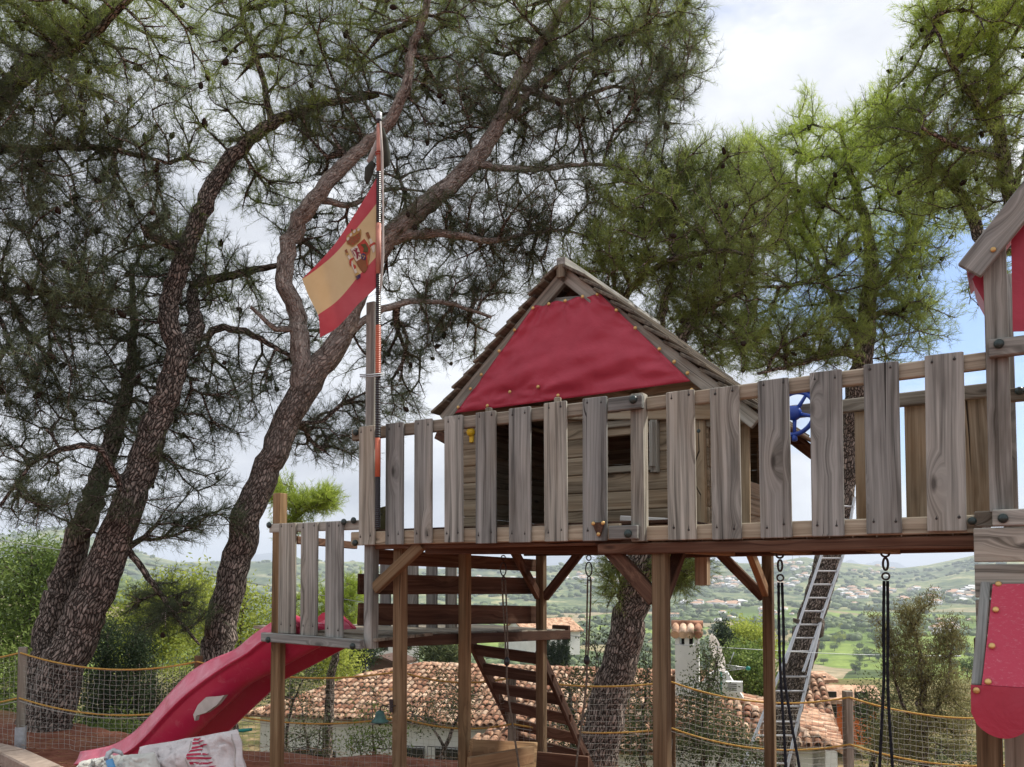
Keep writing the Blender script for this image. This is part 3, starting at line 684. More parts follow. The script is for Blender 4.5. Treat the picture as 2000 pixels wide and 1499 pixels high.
# 5  pine with the ladder
pine('pine_tree', 'round crowned pine with an aluminium ladder leaning on its trunk',
     [[(1500, 1620, 13, .30), (1535, 1400, 13, .25), (1580, 1230, 13, .225), (1620, 1080, 13, .205), (1648, 950, 13, .19), (1665, 800, 13, .175), (1688, 690, 13, .16), (1695, 600, 13, .14), (1702, 520, 13, .11), (1690, 430, 13, .08), (1660, 330, 13, .05), (1640, 240, 13, .03)],
      [(1690, 680, 13, .09), (1640, 600, 13.3, .07), (1600, 520, 13.6, .05), (1560, 430, 13.8, .035), (1555, 330, 14., .02)],
      [(1688, 700, 13, .08), (1640, 690, 12.6, .06), (1560, 710, 12.3, .04), (1480, 730, 12, .02)],
      [(1698, 580, 13, .07), (1750, 520, 12.8, .05), (1800, 430, 12.6, .035), (1830, 360, 12.5, .02)],
      [(1697, 620, 13, .06), (1770, 600, 13.3, .045), (1830, 590, 13.5, .02)],
      [(1650, 480, 13.2, .05), (1600, 540, 12.7, .04), (1520, 560, 12.4, .03), (1450, 560, 12.2, .015)]],
     [(1650, 400, 150, 110, 13, 1.9, 1.3), (1530, 420, 110, 110, 13.4, 1.5, .9), (1780, 430, 110, 110, 12.8, 1.5, .8), (1640, 560, 170, 90, 13, 1.9, 1.2), (1560, 680, 130, 60, 12.5, 1.3, .8), (1740, 650, 110, 80, 13.2, 1.2, .55), (1400, 500, 70, 80, 13, 1, .3), (1460, 640, 80, 80, 12.5, 1.0, .45),
      (1575, 245, 32, 75, 13.5, .5, .16), (1500, 310, 60, 50, 13.4, .8, .30), (1680, 290, 110, 60, 13., 1.3, .65), (1440, 330, 60, 60, 13, .8, .25), (1790, 560, 60, 100, 13.2, .8, .25)],
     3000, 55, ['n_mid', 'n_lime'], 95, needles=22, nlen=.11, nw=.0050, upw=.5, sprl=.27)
# 6  far right pine
pine('pine_tree', 'light green pine at the top right corner above the right hand tower',
     [[(2300, 1500, 10, .25), (2200, 1000, 10, .2), (2080, 650, 10, .15), (2010, 480, 10, .11), (1975, 390, 10, .09), (1955, 280, 10, .08), (1945, 180, 10, .065), (1940, 80, 10, .05), (1950, -40, 10, .03)],
      [(2010, 480, 10, .10), (1930, 480, 10.3, .085), (1895, 420, 10.5, .075), (1870, 370, 10.6, .06), (1800, 290, 10.8, .035), (1740, 240, 11, .02)],
      [(1955, 280, 10, .05), (1900, 190, 9.8, .04), (1850, 110, 9.6, .025), (1820, 40, 9.5, .015)],
      [(1960, 310, 10, .045), (1880, 290, 9.8, .035), (1800, 250, 9.6, .02)],
      [(1975, 390, 10, .05), (2020, 250, 10, .04), (2050, 120, 10, .03)]],
     [(1900, 90, 120, 110, 9.9, 1.2, 1.1), (1960, 230, 100, 90, 10., 1.1, .75), (1800, 260, 120, 90, 10.4, 1.1, .9), (1740, 200, 60, 70, 10.7, .8, .35), (1860, 350, 110, 70, 10.5, 1.0, .7), (1970, 10, 140, 60, 9.9, 1.2, .7), (1830, 20, 60, 50, 9.7, .7, .3), (1925, 560, 50, 50, 10, .5, .12), (1960, 380, 60, 60, 10, .6, .3)],
     1600, 66, ['n_mid', 'n_lime'], 80, nlen=.095, nw=.005, upw=.45)

# ------------------------------------------------------------------ play tower on the left, with its house
FN = -NN                                     # towards the viewer
PT, SL = 0.07, 0.022                         # post side, slat thickness
tower = thing('play_tower', 'weathered wooden play tower carrying a little house with a red gable cloth', 'play tower', Lp(1.0, 1.0, -.3))
def part(mb, name, key, parent, label=None):
    return mb.build(name, [M[q] for q in (key if isinstance(key, (list, tuple)) else [key])], parent, label)
def post(parent, s, k, z0, z1, key='post', w=PT, name='post'):
    mb = MB(); mb.board(Lp(s, k, z0), Lp(s, k, z1), D, w, w, ch=.006); return part(mb, name, key, parent)
def slat(parent, xl, xr, y0, y1, k=0., key='grey', name='slat', t=SL, screws=True):
    """front face on plane k between photo columns xl..xr, from the height seen at y0 (top) to y1 (bottom)"""
    ym = (y0+y1)/2; s0 = sx(xl, k, ym); s1 = sx(xr-4, k, ym); xm = (xl+xr)/2; zt = yz(xm, y0, k); zb = yz(xm, y1, k)
    return slat_s(parent, (s0+s1)/2, s1-s0, zb, zt, k, key, name, t, screws)
def slat_s(parent, s, w, zb, zt, k, key='grey', name='slat', t=SL, screws=True):
    mb = MB(); tl = RB.uniform(-.003, .003)
    mb.board(Lp(s-tl, k+t/2, zb), Lp(s+tl, k+t/2, zt), D, w, t, ch=.005)
    if screws:
        for zz in (zb+.055, zt-.03):
            for q in (-.3, .3):
                p = Lp(s+q*w+RB.uniform(-.006, .006), k-.001, zz+RB.uniform(-.008, .008))
                mb.dome(p, FN, RB.uniform(.0045, .0065), .002, 1, 8)
                # the split and stain running up from the screw
                mb.prism([p+D*-.0022, p+D*.0022, p+D*.0008+UP*RB.uniform(.012, .035)], FN*.0012, 1)
    return part(mb, name, [key, 'screw'], parent)
def rail(parent, a, b, w, t, key='rail', name='rail', wd=UP):
    mb = MB(); mb.board(a, b, wd, w, t, ch=.005); return part(mb, name, key, parent)
def bolt(parent, p, n=FN, r=.021):
    mb = MB(); mb.dome(p, n, r, r*.75, 0, 12); return part(mb, 'bolt', 'bolt', parent)

zr1 = yz(745, 831, 0); zr0 = yz(745, 853, 0)          # hand rail
zb1 = yz(745, 1036, 0); zb0 = yz(745, 1063, 0)        # floor rail
SA, SB = 0.15, 1.97
# corner post that carries the flag pole, and the four legs
s_fl = sx(720, .04)
post(tower, s_fl-.005, .02+SL+PT/2, yz(720, 1268, .04), yz(720, 590, .04), 'grey')
zg = -.25
post(tower, SA+.05, .17, zg, zb0+.02); post(tower, SA, .95, zg-.1, zb0+.02); post(tower, SA, 2.05, zg-.2, zb0+.03)
post(tower, SB, .09, zg-.1, zb0+.02, w=.075); post(tower, SB+.03, 2.05, zg-.3, zb0+.02)
sh, _ = sz(1372, 1100, .76); post(tower, sh, .76, yz(1372, 1144, .74), 2.62, 'house', w=.072)
# front slats
for xl, xr, y0, y1 in ((700, 734, 832, 1065), (752, 790, 826, 1064), (808, 846, 819, 1062), (867, 906, 812, 1060), (928, 971, 804, 1062), (993, 1039, 796, 1060), (1062, 1110, 785, 1058), (1137, 1188, 776, 1057)):
    slat(tower, xl, xr, y0, y1)
# the post that ends the tower railing, standing proud, with its rail ends
sp1 = sx(1242, -.03, 900); mb = MB(); mb.board(Lp(sp1, -.02+PT/2, yz(1245, 1058, 0)), Lp(sp1, -.02+PT/2, yz(1245, 770, 0)), D, .07, PT, ch=.006); part(mb, 'post', 'grey', tower)
s0r, s1r = sx(691, .05), sx(1205, 0)
rail(tower, Lp(s0r, SL+.021, (zr0+zr1)/2), Lp(s1r, SL+.021, (zr0+zr1)/2), .07, .04)
rail(tower, Lp(s0r, SL+.021, (zb0+zb1)/2-.004), Lp(s1r, SL+.021, (zb0+zb1)/2-.004), .085, .04)
a0, b0 = sx(1190, -.05), sx(1256, -.05)
za = yz(1222, 788, -.05); rail(tower, Lp(a0, -.041, za), Lp(b0, -.041, za), .07, .04, 'grey')
zc = yz(1222, 1040, -.05); rail(tower, Lp(a0, -.041, zc), Lp(b0-.03, -.041, zc), .07, .04, 'grey')
bolt(tower, pk(1237, 781, -.062)); bolt(tower, pk(1227, 1043, -.062))
bolt(tower, pk(695, 845, .02)); bolt(tower, pk(694, 1061, .02))
# short stub of the floor rail at the left corner
rail(tower, Lp(s0r-.02, .10, zb0+.03), Lp(s0r+.08, .10, zb0+.03), .06, .05, 'grey', 'rail_end')
# floor: joists and boards seen from below
zf = zb1+.01
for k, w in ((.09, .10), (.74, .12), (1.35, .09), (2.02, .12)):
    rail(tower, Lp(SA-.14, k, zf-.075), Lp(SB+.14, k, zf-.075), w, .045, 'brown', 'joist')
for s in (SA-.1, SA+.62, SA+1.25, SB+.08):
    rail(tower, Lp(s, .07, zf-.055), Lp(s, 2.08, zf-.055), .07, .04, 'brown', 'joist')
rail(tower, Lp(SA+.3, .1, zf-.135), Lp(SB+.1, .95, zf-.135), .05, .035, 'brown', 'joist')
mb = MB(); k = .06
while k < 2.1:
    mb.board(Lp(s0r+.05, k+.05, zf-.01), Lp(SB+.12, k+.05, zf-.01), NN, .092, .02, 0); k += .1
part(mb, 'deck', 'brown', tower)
# knee braces
def brace(parent, a, b, wd=NN, key='brown', w=.07, t=.045):
    mb = MB(); mb.board(a, b, wd, t, w, ch=.005); return part(mb, 'brace', key, parent)
brace(tower, Lp(s_fl+.03, .07, yz(707, 1150, .07)), Lp(s_fl+.40, .07, zb0-.005), key='post')
brace(tower, Lp(SB-.03, .09, yz(1283, 1172, .09)), Lp(SB-.36, .09, zb0+.03), key='brown', w=.08)
brace(tower, Lp(SB-.01, .14, yz(1283, 1168, .14)), Lp(SB-.02, .5, zb0+.02), key='brown')
brace(tower, Lp(SA-.01, 2.02, yz(1050, 1165, 2.05)), Lp(SA-.01, 1.62, zb0+.01), wd=D, key='brown')
brace(tower, Lp(SA+.03, 2.05, yz(1060, 1168, 2.05)), Lp(SA+.40, 2.05, zb0+.03), key='brown')
brace(tower, Lp(SB+.0, 2.05, yz(1500, 1168, 2.05)), Lp(SB-.38, 2.05, zb0+.03), key='brown')
brace(tower, Lp(SB+.02, 2.03, yz(1503, 1158, 2.05)), Lp(SB+.02, 1.55, zb0+.03), wd=D, key='post')
# dark boards closing the side towards the lower platform
def between(p, q, w, t, key, name, parent, wd=UP): 
    mb = MB(); mb.board(p, q, wd, w, t, ch=.005); return part(mb, name, key, parent)
Yl, Yr = 5.38, 6.98
def brd(xl, yl, xr, yr, w, key='brown', name='side_board', t=.024, Y0=Yl, Y1=Yr, par=None):
    return between(at(xl, yl, Y0), at(xr, yr, Y1), w, t, key, name, par or tower)
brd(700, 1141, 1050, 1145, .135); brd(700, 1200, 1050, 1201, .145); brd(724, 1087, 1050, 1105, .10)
# ---- the house on the platform
KH = .76
def house_wall(name, s0, s1, z0, z1, k, openings, along=D, fixed=None, nrm=FN, key='house', bh=.115):
    mb = MB(); z = z0; par = tower
    while z < z1-.01:
        h = min(bh, z1-z)-.0015; segs = [(s0, s1)]
        for (a, b_, c, d) in openings:
            if z+h*.5 > c and z+h*.5 < d:
                ns_ = []
                for (p, q) in segs:
                    if b_ <= p or a >= q: ns_.append((p, q))
                    else:
                        if a-p > .01: ns_.append((p, a))
                        if q-b_ > .01: ns_.append((b_, q))
                segs = ns_
        for (p, q) in segs:
            A = Lp(p, k, z+h/2) if along is D else Lp(k, p, z+h/2); B = Lp(q, k, z+h/2) if along is D else Lp(k, q, z+h/2)
            mb.board(A, B, UP, h, .024, ch=.007)
        z += bh
    return part(mb, name, key, tower)
sl_, sr_ = sx(904, KH), sx(1386, KH); zfl = yz(1000, 1028, KH); ztop = yz(1100, 800, KH)+.10
sd0, sd1 = sx(968, KH), sx(1064, KH)
sw0, sw1 = sx(1188, KH), sx(1274, KH); zw0, zw1 = yz(1210, 912, KH), yz(1210, 836, KH)
house_wall('front_wall', sl_, sr_, zfl-.04, ztop, KH, [(sd0, sd1, zfl-.02, yz(1010, 805, KH)), (sw0, sw1, zw0, zw1)])
sb0 = sx(976, 2.0, 930); 
house_wall('back_wall', sl_, sr_, zfl-.04, ztop, 2.0, [])
house_wall('side_wall', KH+.02, 1.98, zfl-.04, ztop-.03, sl_+.01, [(1.40, 1.66, yz(985, 957, 1.5), yz(985, 903, 1.5))], along=NN)
house_wall('side_wall', KH+.02, 1.98, zfl-.04, ztop-.25, sr_-.01, [(1.45, 1.85, yz(1472, 932, 1.6), yz(1472, 840, 1.6))], along=NN)
for k in (KH, 2.0):
    pass
# window frame, sill and the shutter swung open
mb = MB()
mb.board(Lp(sw0-.02, KH-.025, zw0-.02), Lp(sw1+.02, KH-.025, zw0-.02), UP, .04, .03)
part(mb, 'window_sill', 'rail', tower); mb = MB()
mb.board(Lp(sw0-.02, KH-.025, zw1+.02), Lp(sw1+.02, KH-.025, zw1+.02), UP, .04, .03)
part(mb, 'window_frame', 'rail', tower)
mb = MB(); ssh = sx(1281, KH-.03); z0, z1 = yz(1281, 925, KH), yz(1281, 815, KH)
mb.board(Lp(ssh, KH-.035, z0), Lp(ssh, KH-.035, z1), D, .045, .045)
mb.board(Lp(ssh, KH-.08, z0+.03), Lp(ssh, KH-.08, z1-.04), D, .022, .05)
part(mb, 'shutter', 'grey', tower)
rail(tower, Lp(sd0-.02, KH-.03, zfl-.02), Lp(sd1+.3, KH-.03, zfl-.02), .03, .05, 'rail', 'sill')
# yellow clip on the wall, plank with a yellow toy on the deck
mb = MB(); p = pk(921, 845, KH-.02); mb.lathe(p+FN*.0, FN, [(.028, 0), (.03, .015), (.022, .03), (.001, .034)], 12); mb.board(p-UP*.02, p-UP*.07, D, .03, .02); part(mb, 'climbing_hold', 'yellow', tower)
mb = MB(); a = pk(1222, 1014, .35); b_ = pk(1310, 1019, .35); mb.board(a, b_, NN, .16, .03); part(mb, 'toy_shelf', 'white', tower)
mb = MB(); mb.board(a+D*.02-UP*.028, b_-UP*.028, NN, .15, .022); part(mb, 'toy_tray', 'yellow', tower)
# gable: apex and eaves
KG = .66
sa_, zap = sz(1104, 522, KG); sel, zel = sz(868, 806, KG); ser, zer = sz(1478, 806, KG)

KB = 2.2
def gp(t_, side, k, off=0.0):
    """point on the roof slope, t 0 at ridge 1 at eave"""
    e = sel if side < 0 else ser
    ze = zel if side < 0 else zer
    return Lp(sa_+(e-sa_)*t_, k, zap+(ze-zap)*t_+off)
for side, e in ((-1, sel), (1, ser)):
    for k in (KG, 1.3, KB-.06):
        mb = MB(); wd_ = Vector((0, 0, 1)); mb.board(gp(.0, side, k, -.055), gp(1.0, side, k, -.055), UP, .085, .04); part(mb, 'rafter', 'grey' if k == KG else 'brown', tower)
sc_i = gp(.17, -1, KG+.03, -.05)
rail(tower, gp(.185, -1, KG+.035, -.05), gp(.185, 1, KG+.035, -.05), .075, .03, 'grey', 'collar_tie')
rail(tower, gp(.965, -1, KG+.05, -.03), gp(.955, 1, KG+.05, -.03), .09, .03, 'house', 'gable_board')
# roof boards, stepped
for side, e in ((-1, sel), (1, ser)):
    nb = 11; rv = (gp(1, side, KG)-gp(0, side, KG)); rl = rv.length; rv.normalize(); nrm = rv.cross(NN)*(1 if side < 0 else -1)
    if nrm.z < 0: nrm = -nrm
    mb = MB()
    for i in range(nb):
        t0 = i/nb; L0 = rl*t0+.02; L1 = L0+rl/nb*1.25
        jut = RB.uniform(-.015, .02)
        top = gp(0, side, KG-.07+jut)+rv*((L0+L1)/2)+nrm*(.012+.006)
        bot = gp(0, side, KB)+rv*((L0+L1)/2)+nrm*(.012+.006)
        tiltv = (rv-nrm*-.16).normalized() if False else (rv+nrm*.17).normalized()
        mb.board(top, bot, tiltv, rl/nb*1.25, .019, 0, .004)
    part(mb, 'roof_boards', 'shingle', tower)
mb = MB(); mb.board(Lp(sa_, KG-.06, zap+.0), Lp(sa_, KB, zap+.0), D, .06, .09); part(mb, 'ridge_beam', 'grey', tower)
mb = MB(); mb.board(Lp(sa_, KG-.055, zap-.085), Lp(sa_, KG-.055, zap+.0), D, .06, .02); part(mb, 'ridge_cap', 'shingle', tower)
for kk in (KH+.0, 2.02):
    mb = MB(); mb.prism([gp(.0, -1, kk, -.10), gp(.97, -1, kk, -.03), gp(.97, 1, kk, -.03)], NN*.015); part(mb, 'gable_lining', 'brown', tower)
# the red cloth over the gable
def cloth(name, corners, nu, nv, fn, key, parent, thick=.0025):
    """corners: tl,tr,br,bl points; fn(u,v)->offset vector"""
    tl, tr, br, bl = corners; v = []; 
    for side in (0, 1):
        for j in range(nv+1):
            for i in range(nu+1):
                u, w = i/nu, j/nv; p = (tl*(1-u)+tr*u)*(1-w)+(bl*(1-u)+br*u)*w+fn(u, w)
                v.append(p+NN*(thick*side))
    n = nu+1; m = (nu+1)*(nv+1); f = []
    for j in range(nv):
        for i in range(nu):
            a = j*n+i; f.append((a, a+n, a+n+1, a+1)); f.append((m+a, m+a+1, m+a+n+1, m+a+n))
    rim = [i for i in range(nu)]+[nu+n*j for j in range(nv)]+[nv*n+i for i in range(nu, 0, -1)]+[n*j for j in range(nv, 0, -1)]
    for i in range(len(rim)): a, b_ = rim[i], rim[(i+1) % len(rim)]; f.append((a, b_, m+b_, m+a))
    mb = MB(); mb.add(v, f, None, 0, True); return part(mb, name, key, parent)
KC = KG-.028
cor = [pk(1043, 597, KC), pk(1170, 572, KC), pk(1349, 745, KC), pk(889, 808, KC)]
def wr(u, w):
    q = Vector((u*3.1, w*2.3, 1)); a = mnoise.noise(q)*.026+mnoise.noise(q*2.7)*.013+mnoise.noise(Vector((u*4+w*9, w*3-u*2, 7)))*.008
    a += .012*math.exp(-((u-.06)/.05)**2)*math.sin(w*9)+.010*math.exp(-(w/.10)**2)*math.sin(u*38)
    a += .014*math.exp(-(((w-.86)/.05)**2))*math.sin(u*14+1)
    for (su, sw) in ((0, .02), (.25, .02), (.5, .02), (.75, .02), (1, .02), (1, .2), (1, .4), (1, .62), (1, .78), (1, .93), (0, .23), (0, .42), (0, .65), (0, .78), (0, .95), (.14, .94), (.27, .86), (.38, .93)):
        dx, dy = (u-su)*1.4, w-sw; dd = math.hypot(dx, dy)
        if dd < .35: a += .013*math.cos(math.atan2(dy, dx)*6+su*9)*math.exp(-dd/.09)*min(1, dd/.03)
    edge = min(u, 1-u, w*1.2, (1-w)*1.2)
    return FN*(a*min(1, .45+edge*5)+.012*min(1, edge*4)) + UP*(-.012*math.sin(u*math.pi*3)**2*(1-w) if w < .02 else 0)
gc = cloth('gable_cloth', cor, 64, 40, wr, 'tarp', tower)
for (x, y) in ((1041, 602), (1072, 594), (1104, 588), (1138, 580), (1167, 575), (1204, 606), (1241, 641), (1288, 682), (1317, 707), (1343, 729), (1351, 762), (1005, 645), (975, 686), (940, 732), (919, 760), (895, 796), (952, 793), (996, 766), (1051, 756), (1090, 773)):
    mb = MB(); mb.dome(pk(x, y, KC-.02), FN, .012, .008); part(mb, 'stud', 'brass', gc)
# leather plate with three studs on the front
mb = MB(); pl = [pk(1156, 1021, -.012), pk(1180, 1020, -.012), pk(1172, 1047, -.012), pk(1166, 1047, -.012)]; mb.prism(pl, NN*.008, 0)
lp = part(mb, 'leather_plate', 'brown', tower)
for (x, y) in ((1159, 1023), (1178, 1022), (1169, 1044)): mb = MB(); mb.dome(pk(x, y, -.014), FN, .011, .008); part(mb, 'stud', 'brass', lp)
# lighter caps of two posts behind the railing
for x in (955, 1090): post(tower, sx(x, .09), .09, zr0-.5, yz(x, 797 if x < 1000 else 777, .09), 'rail', w=.035, name='batten')
# left eave bracket
brace(tower, Lp(sl_-.0, KH, yz(852, 880, KH)), Lp(sl_-.22, KH, yz(840, 850, KH)), key='brown')
# steering wheel
def wheel(parent, c, nrm, R):
    hub = MB(); hub.lathe(c-nrm*.01, nrm, [(.038, 0), (.042, .02), (.036, .04), (.012, .048), (.001, .05)], 16); 
    e = nrm.cross(UP).normalized(); f = nrm.cross(e)
    w = part(hub, 'steering_wheel', 'blue', parent)
    rm = MB(); rm.torus(c, nrm, R, .013, 32, 8); part(rm, 'rim', 'blue', w)
    for i in range(5):
        an = 2*math.pi*i/5+.35; dv = e*math.cos(an)+f*math.sin(an); mb = MB()
        mb.tube([c, c+dv*R*.6, c+dv*(R*1.05)], [.014, .010, .009], 8); part(mb, 'spoke', 'blue', w)
        mb = MB(); mb.tube([c+dv*R*1.0, c+dv*(R*1.12), c+dv*(R*1.28), c+dv*(R*1.32)], [.010, .015, .016, .008], 8); part(mb, 'handle', 'blue', w)
wheel(tower, pk(1552, 808, .70), (FN*.95+D*-.25+UP*.1).normalized(), .118)

# ------------------------------------------------------------------ lower platform with the slide
low = thing('slide_platform', 'low wooden platform railed with three grey slats at the head of the red slide', 'platform', Lp(-.4, .5, -.2))
for xl, xr, y0, y1 in ((543, 579, 1022, 1238), (586, 622, 1021, 1242), (634, 672, 1019, 1246)): slat(low, xl, xr, y0, y1, -.01)
s_p = sx(548, .06); mb = MB(); mb.board(Lp(s_p, .055, -.3), Lp(s_p, .055, yz(548, 964, .05)), D, PT, PT); part(mb, 'post', 'post', low)
zt_ = yz(600, 1029, 0); rail(low, Lp(sx(523, 0), .012+.021, zt_), Lp(sx(702, 0), .012+.021, zt_+.0), .06, .04, 'grey')
zq = yz(600, 1252, -.03)
rail(low, Lp(sx(517, -.03), -.03, yz(560, 1247, -.03)), Lp(sx(709, -.03), -.03, yz(640, 1255, -.03)), .06, .04, 'grey')
bolt(low, pk(526, 1026, .01)); bolt(low, pk(672, 1020, -.012)); bolt(low, pk(524, 1250, -.052)); bolt(low, pk(689, 1263, -.052)); bolt(low, pk(691, 1017, -.0))
rail(low, pk(577, 1055, .15), pk(694, 1066, .95), .055, .04, 'brown')
# deck boards and beam
dA, dB = at(560, 1243, 5.42), at(727, 1243, 5.38); dC, dD_ = at(1108, 1233, 7.05), at(880, 1222, 7.5)
zd = dB.z
mb = MB(); nb = 17
for i in range(nb):
    u0 = (i+.5)/nb; p = dB*(1-u0)+dC*u0; q = p-D*1.15+NN*.0; q.z = p.z+.02
    mb.board(p+NN*0, q, NN, .088, .022, 0)
part(mb, 'deck', 'rail', low)
brd(727, 1254, 1110, 1240, .075, 'brown', 'beam', .05, 5.36, 7.05, low)
mb = MB()
for i in range(6): mb.board(Lp(-.86+0.0, .1+i*.1, zd-.01), Lp(.1, .1+i*.1, zd-.01), NN, .09, .022)
part(mb, 'deck', 'rail', low)
rail(low, pk(1080, 1232, 2.35), pk(1112, 1234, 2.35), .1, .04, 'brown', 'beam')
# slats of the far side rail seen under the tower floor
for xl, xr in ((795, 818), (831, 856), (867, 895), (742, 764)):
    mb = MB(); a = at((xl+xr)/2, 1236, 6.6); b_ = at((xl+xr)/2, 1082, 6.6); mb.board(a, b_, D, .105, .02); part(mb, 'slat', 'grey', low)
rail(low, at(725, 1092, 6.63), at(905, 1094, 6.63), .06, .03, 'brown')
# sandbox boards under the tower
mb = MB(); mb.board(at(918, 1478, 5.5), at(1045, 1478, 6.6), UP, .22, .03); part(mb, 'sandbox_board', 'post', tower)
mb = MB(); mb.board(at(915, 1499, 5.2), at(1040, 1474, 6.0), UP, .12, .03); part(mb, 'sandbox_board', 'post', tower)
mb = MB(); mb.board(at(1050, 1488, 6.8), at(1150, 1498, 6.6), UP, .16, .03); part(mb, 'sandbox_board', 'brown', tower)
# wooden step ladder going down at the back
lad = thing('step_ladder', 'wooden ladder with broad brown treads leading up to the low platform', 'ladder', at(1060, 1560, 7.6))
la0, la1 = at(918, 1250, 7.25), at(1030, 1478, 7.75); lb0, lb1 = at(1052, 1268, 7.0), at(1160, 1515, 7.4)
for a, b_ in ((la0, la1), (lb0, lb1)):
    mb = MB(); mb.board(a, b_, NN, .09, .035); part(mb, 'stringer', 'brown', lad)
for i in range(7):
    u = .06+i*.155; mb = MB(); p = la0*(1-u)+la1*u; q = lb0*(1-u)+lb1*u; q = q+(q-p).normalized()*.03
    mb.board(p-UP*.02, q-UP*.02, UP, .095, .035); part(mb, 'tread', 'brown', lad)

# ------------------------------------------------------------------ bridge
bridge = thing('bridge', 'long railed wooden bridge running from the small house to the right hand tower', 'bridge', Lp(2.7, .4, zb0))
for xl, xr, y0, y1 in ((1302, 1361, 763, 1055), (1388, 1449, 755, 1054), (1482, 1547, 740, 1051), (1583, 1650, 724, 1048), (1689, 1762, 708, 1043), (1808, 1889, 690, 1038)):
    slat(bridge, xl, xr, y0, y1)
s2, s3 = sx(1272, .03), sx(1934, .03)
zt2 = yz(1260, 790, .03); zt3 = yz(1910, 706, .03)
rail(bridge, Lp(s2-.02, SL+.021, zt2), Lp(s3, SL+.021, zt3), .07, .04)
zl2 = yz(1290, 1042, .03); zl3 = yz(1890, 1024, .03)
rail(bridge, Lp(s2-.1, SL+.021, zl2), Lp(s3-.03, SL+.021, zl3), .075, .04)
# bearers under the deck
rail(bridge, Lp(s2-.3, .05, zl2-.075), Lp(s3-.0, .05, zl3-.075), .055, .05, 'brown', 'bearer')
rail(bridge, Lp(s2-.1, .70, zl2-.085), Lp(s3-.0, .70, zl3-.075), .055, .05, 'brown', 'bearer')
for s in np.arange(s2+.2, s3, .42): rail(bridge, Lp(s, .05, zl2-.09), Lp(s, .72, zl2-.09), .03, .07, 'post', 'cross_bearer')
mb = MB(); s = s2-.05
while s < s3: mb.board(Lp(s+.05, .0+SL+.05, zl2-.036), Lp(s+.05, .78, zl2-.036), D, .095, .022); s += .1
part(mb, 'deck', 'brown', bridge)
# far railing
KR = .76
zrr2 = yz(1400, 826, KR); zrr3 = yz(1900, 770, KR)
rail(bridge, Lp(sx(1357, KR), KR, zrr2+.012), Lp(sx(1945, KR), KR, (zrr2+zrr3)/2+.02), .07, .04)
bolt(bridge, pk(1366, 843, KR-.022))
for xl, xr in ((1362, 1387), (1425, 1464), (1505, 1540), (1585, 1630), (1668, 1723), (1766, 1824), (1869, 1931)):
    slat(bridge, xl+2, xr+4, 824-(xl-1362)*.095, 1036-(xl-1362)*.055, KR+.03, 'house', screws=False)
rail(bridge, Lp(sx(1340, KR), KR+.03, zl2-.01), Lp(sx(1935, KR), KR+.03, zl3-.01), .06, .04, 'brown')

# ------------------------------------------------------------------ right tower
rt = thing('play_tower', 'second play tower cut off by the right edge with red cloths in its gable', 'play tower', Lp(4.2, .6, -.5))
s4 = sx(1956, .0); KT = -.012
mb = MB(); mb.board(Lp(s4, KT+.04, yz(1956, 1000, KT)), Lp(s4, KT+.04, yz(1950, 480, KT)+.08), D, .083, .08); part(mb, 'post', 'grey', rt)
for xw in (2075, 2200):
    mb = MB(); s = sx(xw, 0); mb.board(Lp(s, KT+.04, zl2-.1), Lp(s, KT+.04, 3.3), D, .083, .08); part(mb, 'post', 'grey', rt)
post(rt, s4+1.25, 1.25, -.8, 3.2, 'grey')
post(rt, s4+.02, 1.25, zl2-.1, 3.2, 'grey')
def trail(x0, y0, y1, k, key='grey', L=1.5, t=.045, name='rail'):
    s0 = sx(x0, k, (y0+y1)/2); z = (yz(x0+25, y0, k)+yz(x0+25, y1, k))/2; w = yz(x0+25, y0, k)-yz(x0+25, y1, k)
    return rail(rt, Lp(s0, k+t/2, z), Lp(s0+L, k+t/2, z), w, t, key, name)
trail(1931, 660, 695, -.06); bolt(rt, pk(1951, 672, -.062), r=.019)
trail(1938, 995, 1028, -.06); bolt(rt, pk(1959, 1013, -.062), r=.019)
bolt(rt, pk(1899, 1018, .0), r=.017)
trail(1903, 998, 1029, -.005, 'rail', name='beam_end', L=.18)
for i, (a, b_) in enumerate(((1031, 1098), (1102, 1168), (1172, 1240), (1244, 1312))):
    trail(1902+i*2, a, b_, -.055, 'grey', name='wall_board', t=.03)
trail(1972, 756, 782, .55, 'rail'); bolt(rt, pk(1991, 764, .54), r=.019)
for q in range(4): slat_s(rt, s4+.16+q*.17, .13, zl2, zrr2-.05, .62, 'house', screws=False)
trail(1975, 1020, 1035, .5, 'rail')
# gable of the right tower
ga, gb = pk(1893, 530, -.05), pk(2006, 388, -.05)
gdir = (gb-ga).normalized(); apex = ga+gdir*1.15
wdn = gdir.cross(NN)
mb = MB(); mb.board(ga, apex, wdn, .105, .03); part(mb, 'rake_board', 'grey', rt)
hx = (apex-ga).dot(D); gb2 = Lp((ga-P0).dot(D)+2*hx, -.05, ga.z)
mb = MB(); mb.board(gb2, apex, (apex-gb2).cross(NN), .105, .03); part(mb, 'rake_board', 'grey', rt)
mb = MB(); mb.dome(pk(1940, 488, -.068), FN, .011, .006); part(mb, 'stud', 'brass', rt)
for e0 in (ga, gb2):
    v = apex-e0; v.normalize(); nr = v.cross(NN); nr = nr if nr.z > 0 else -nr; mb = MB()
    mb.prism([e0+nr*.03+v*.02+NN*.02, apex+nr*.03+NN*.02, apex+nr*.036+NN*.02, e0+nr*.036+v*.02+NN*.02], NN*.42); part(mb, 'roof_cloth', 'tarp', rt)
c0 = ga+NN*.05
cor2 = [pk(2010, 418, .012)+D*.0, pk(2300, 200, .012), pk(2300, 560, .012), pk(1976, 545, .012)]
mb = MB()
tri = [pk(1975, 470, .02), pk(2090, 330, .02), pk(2240, 500, .02), pk(2240, 640, .02), pk(1978, 648, .02)]
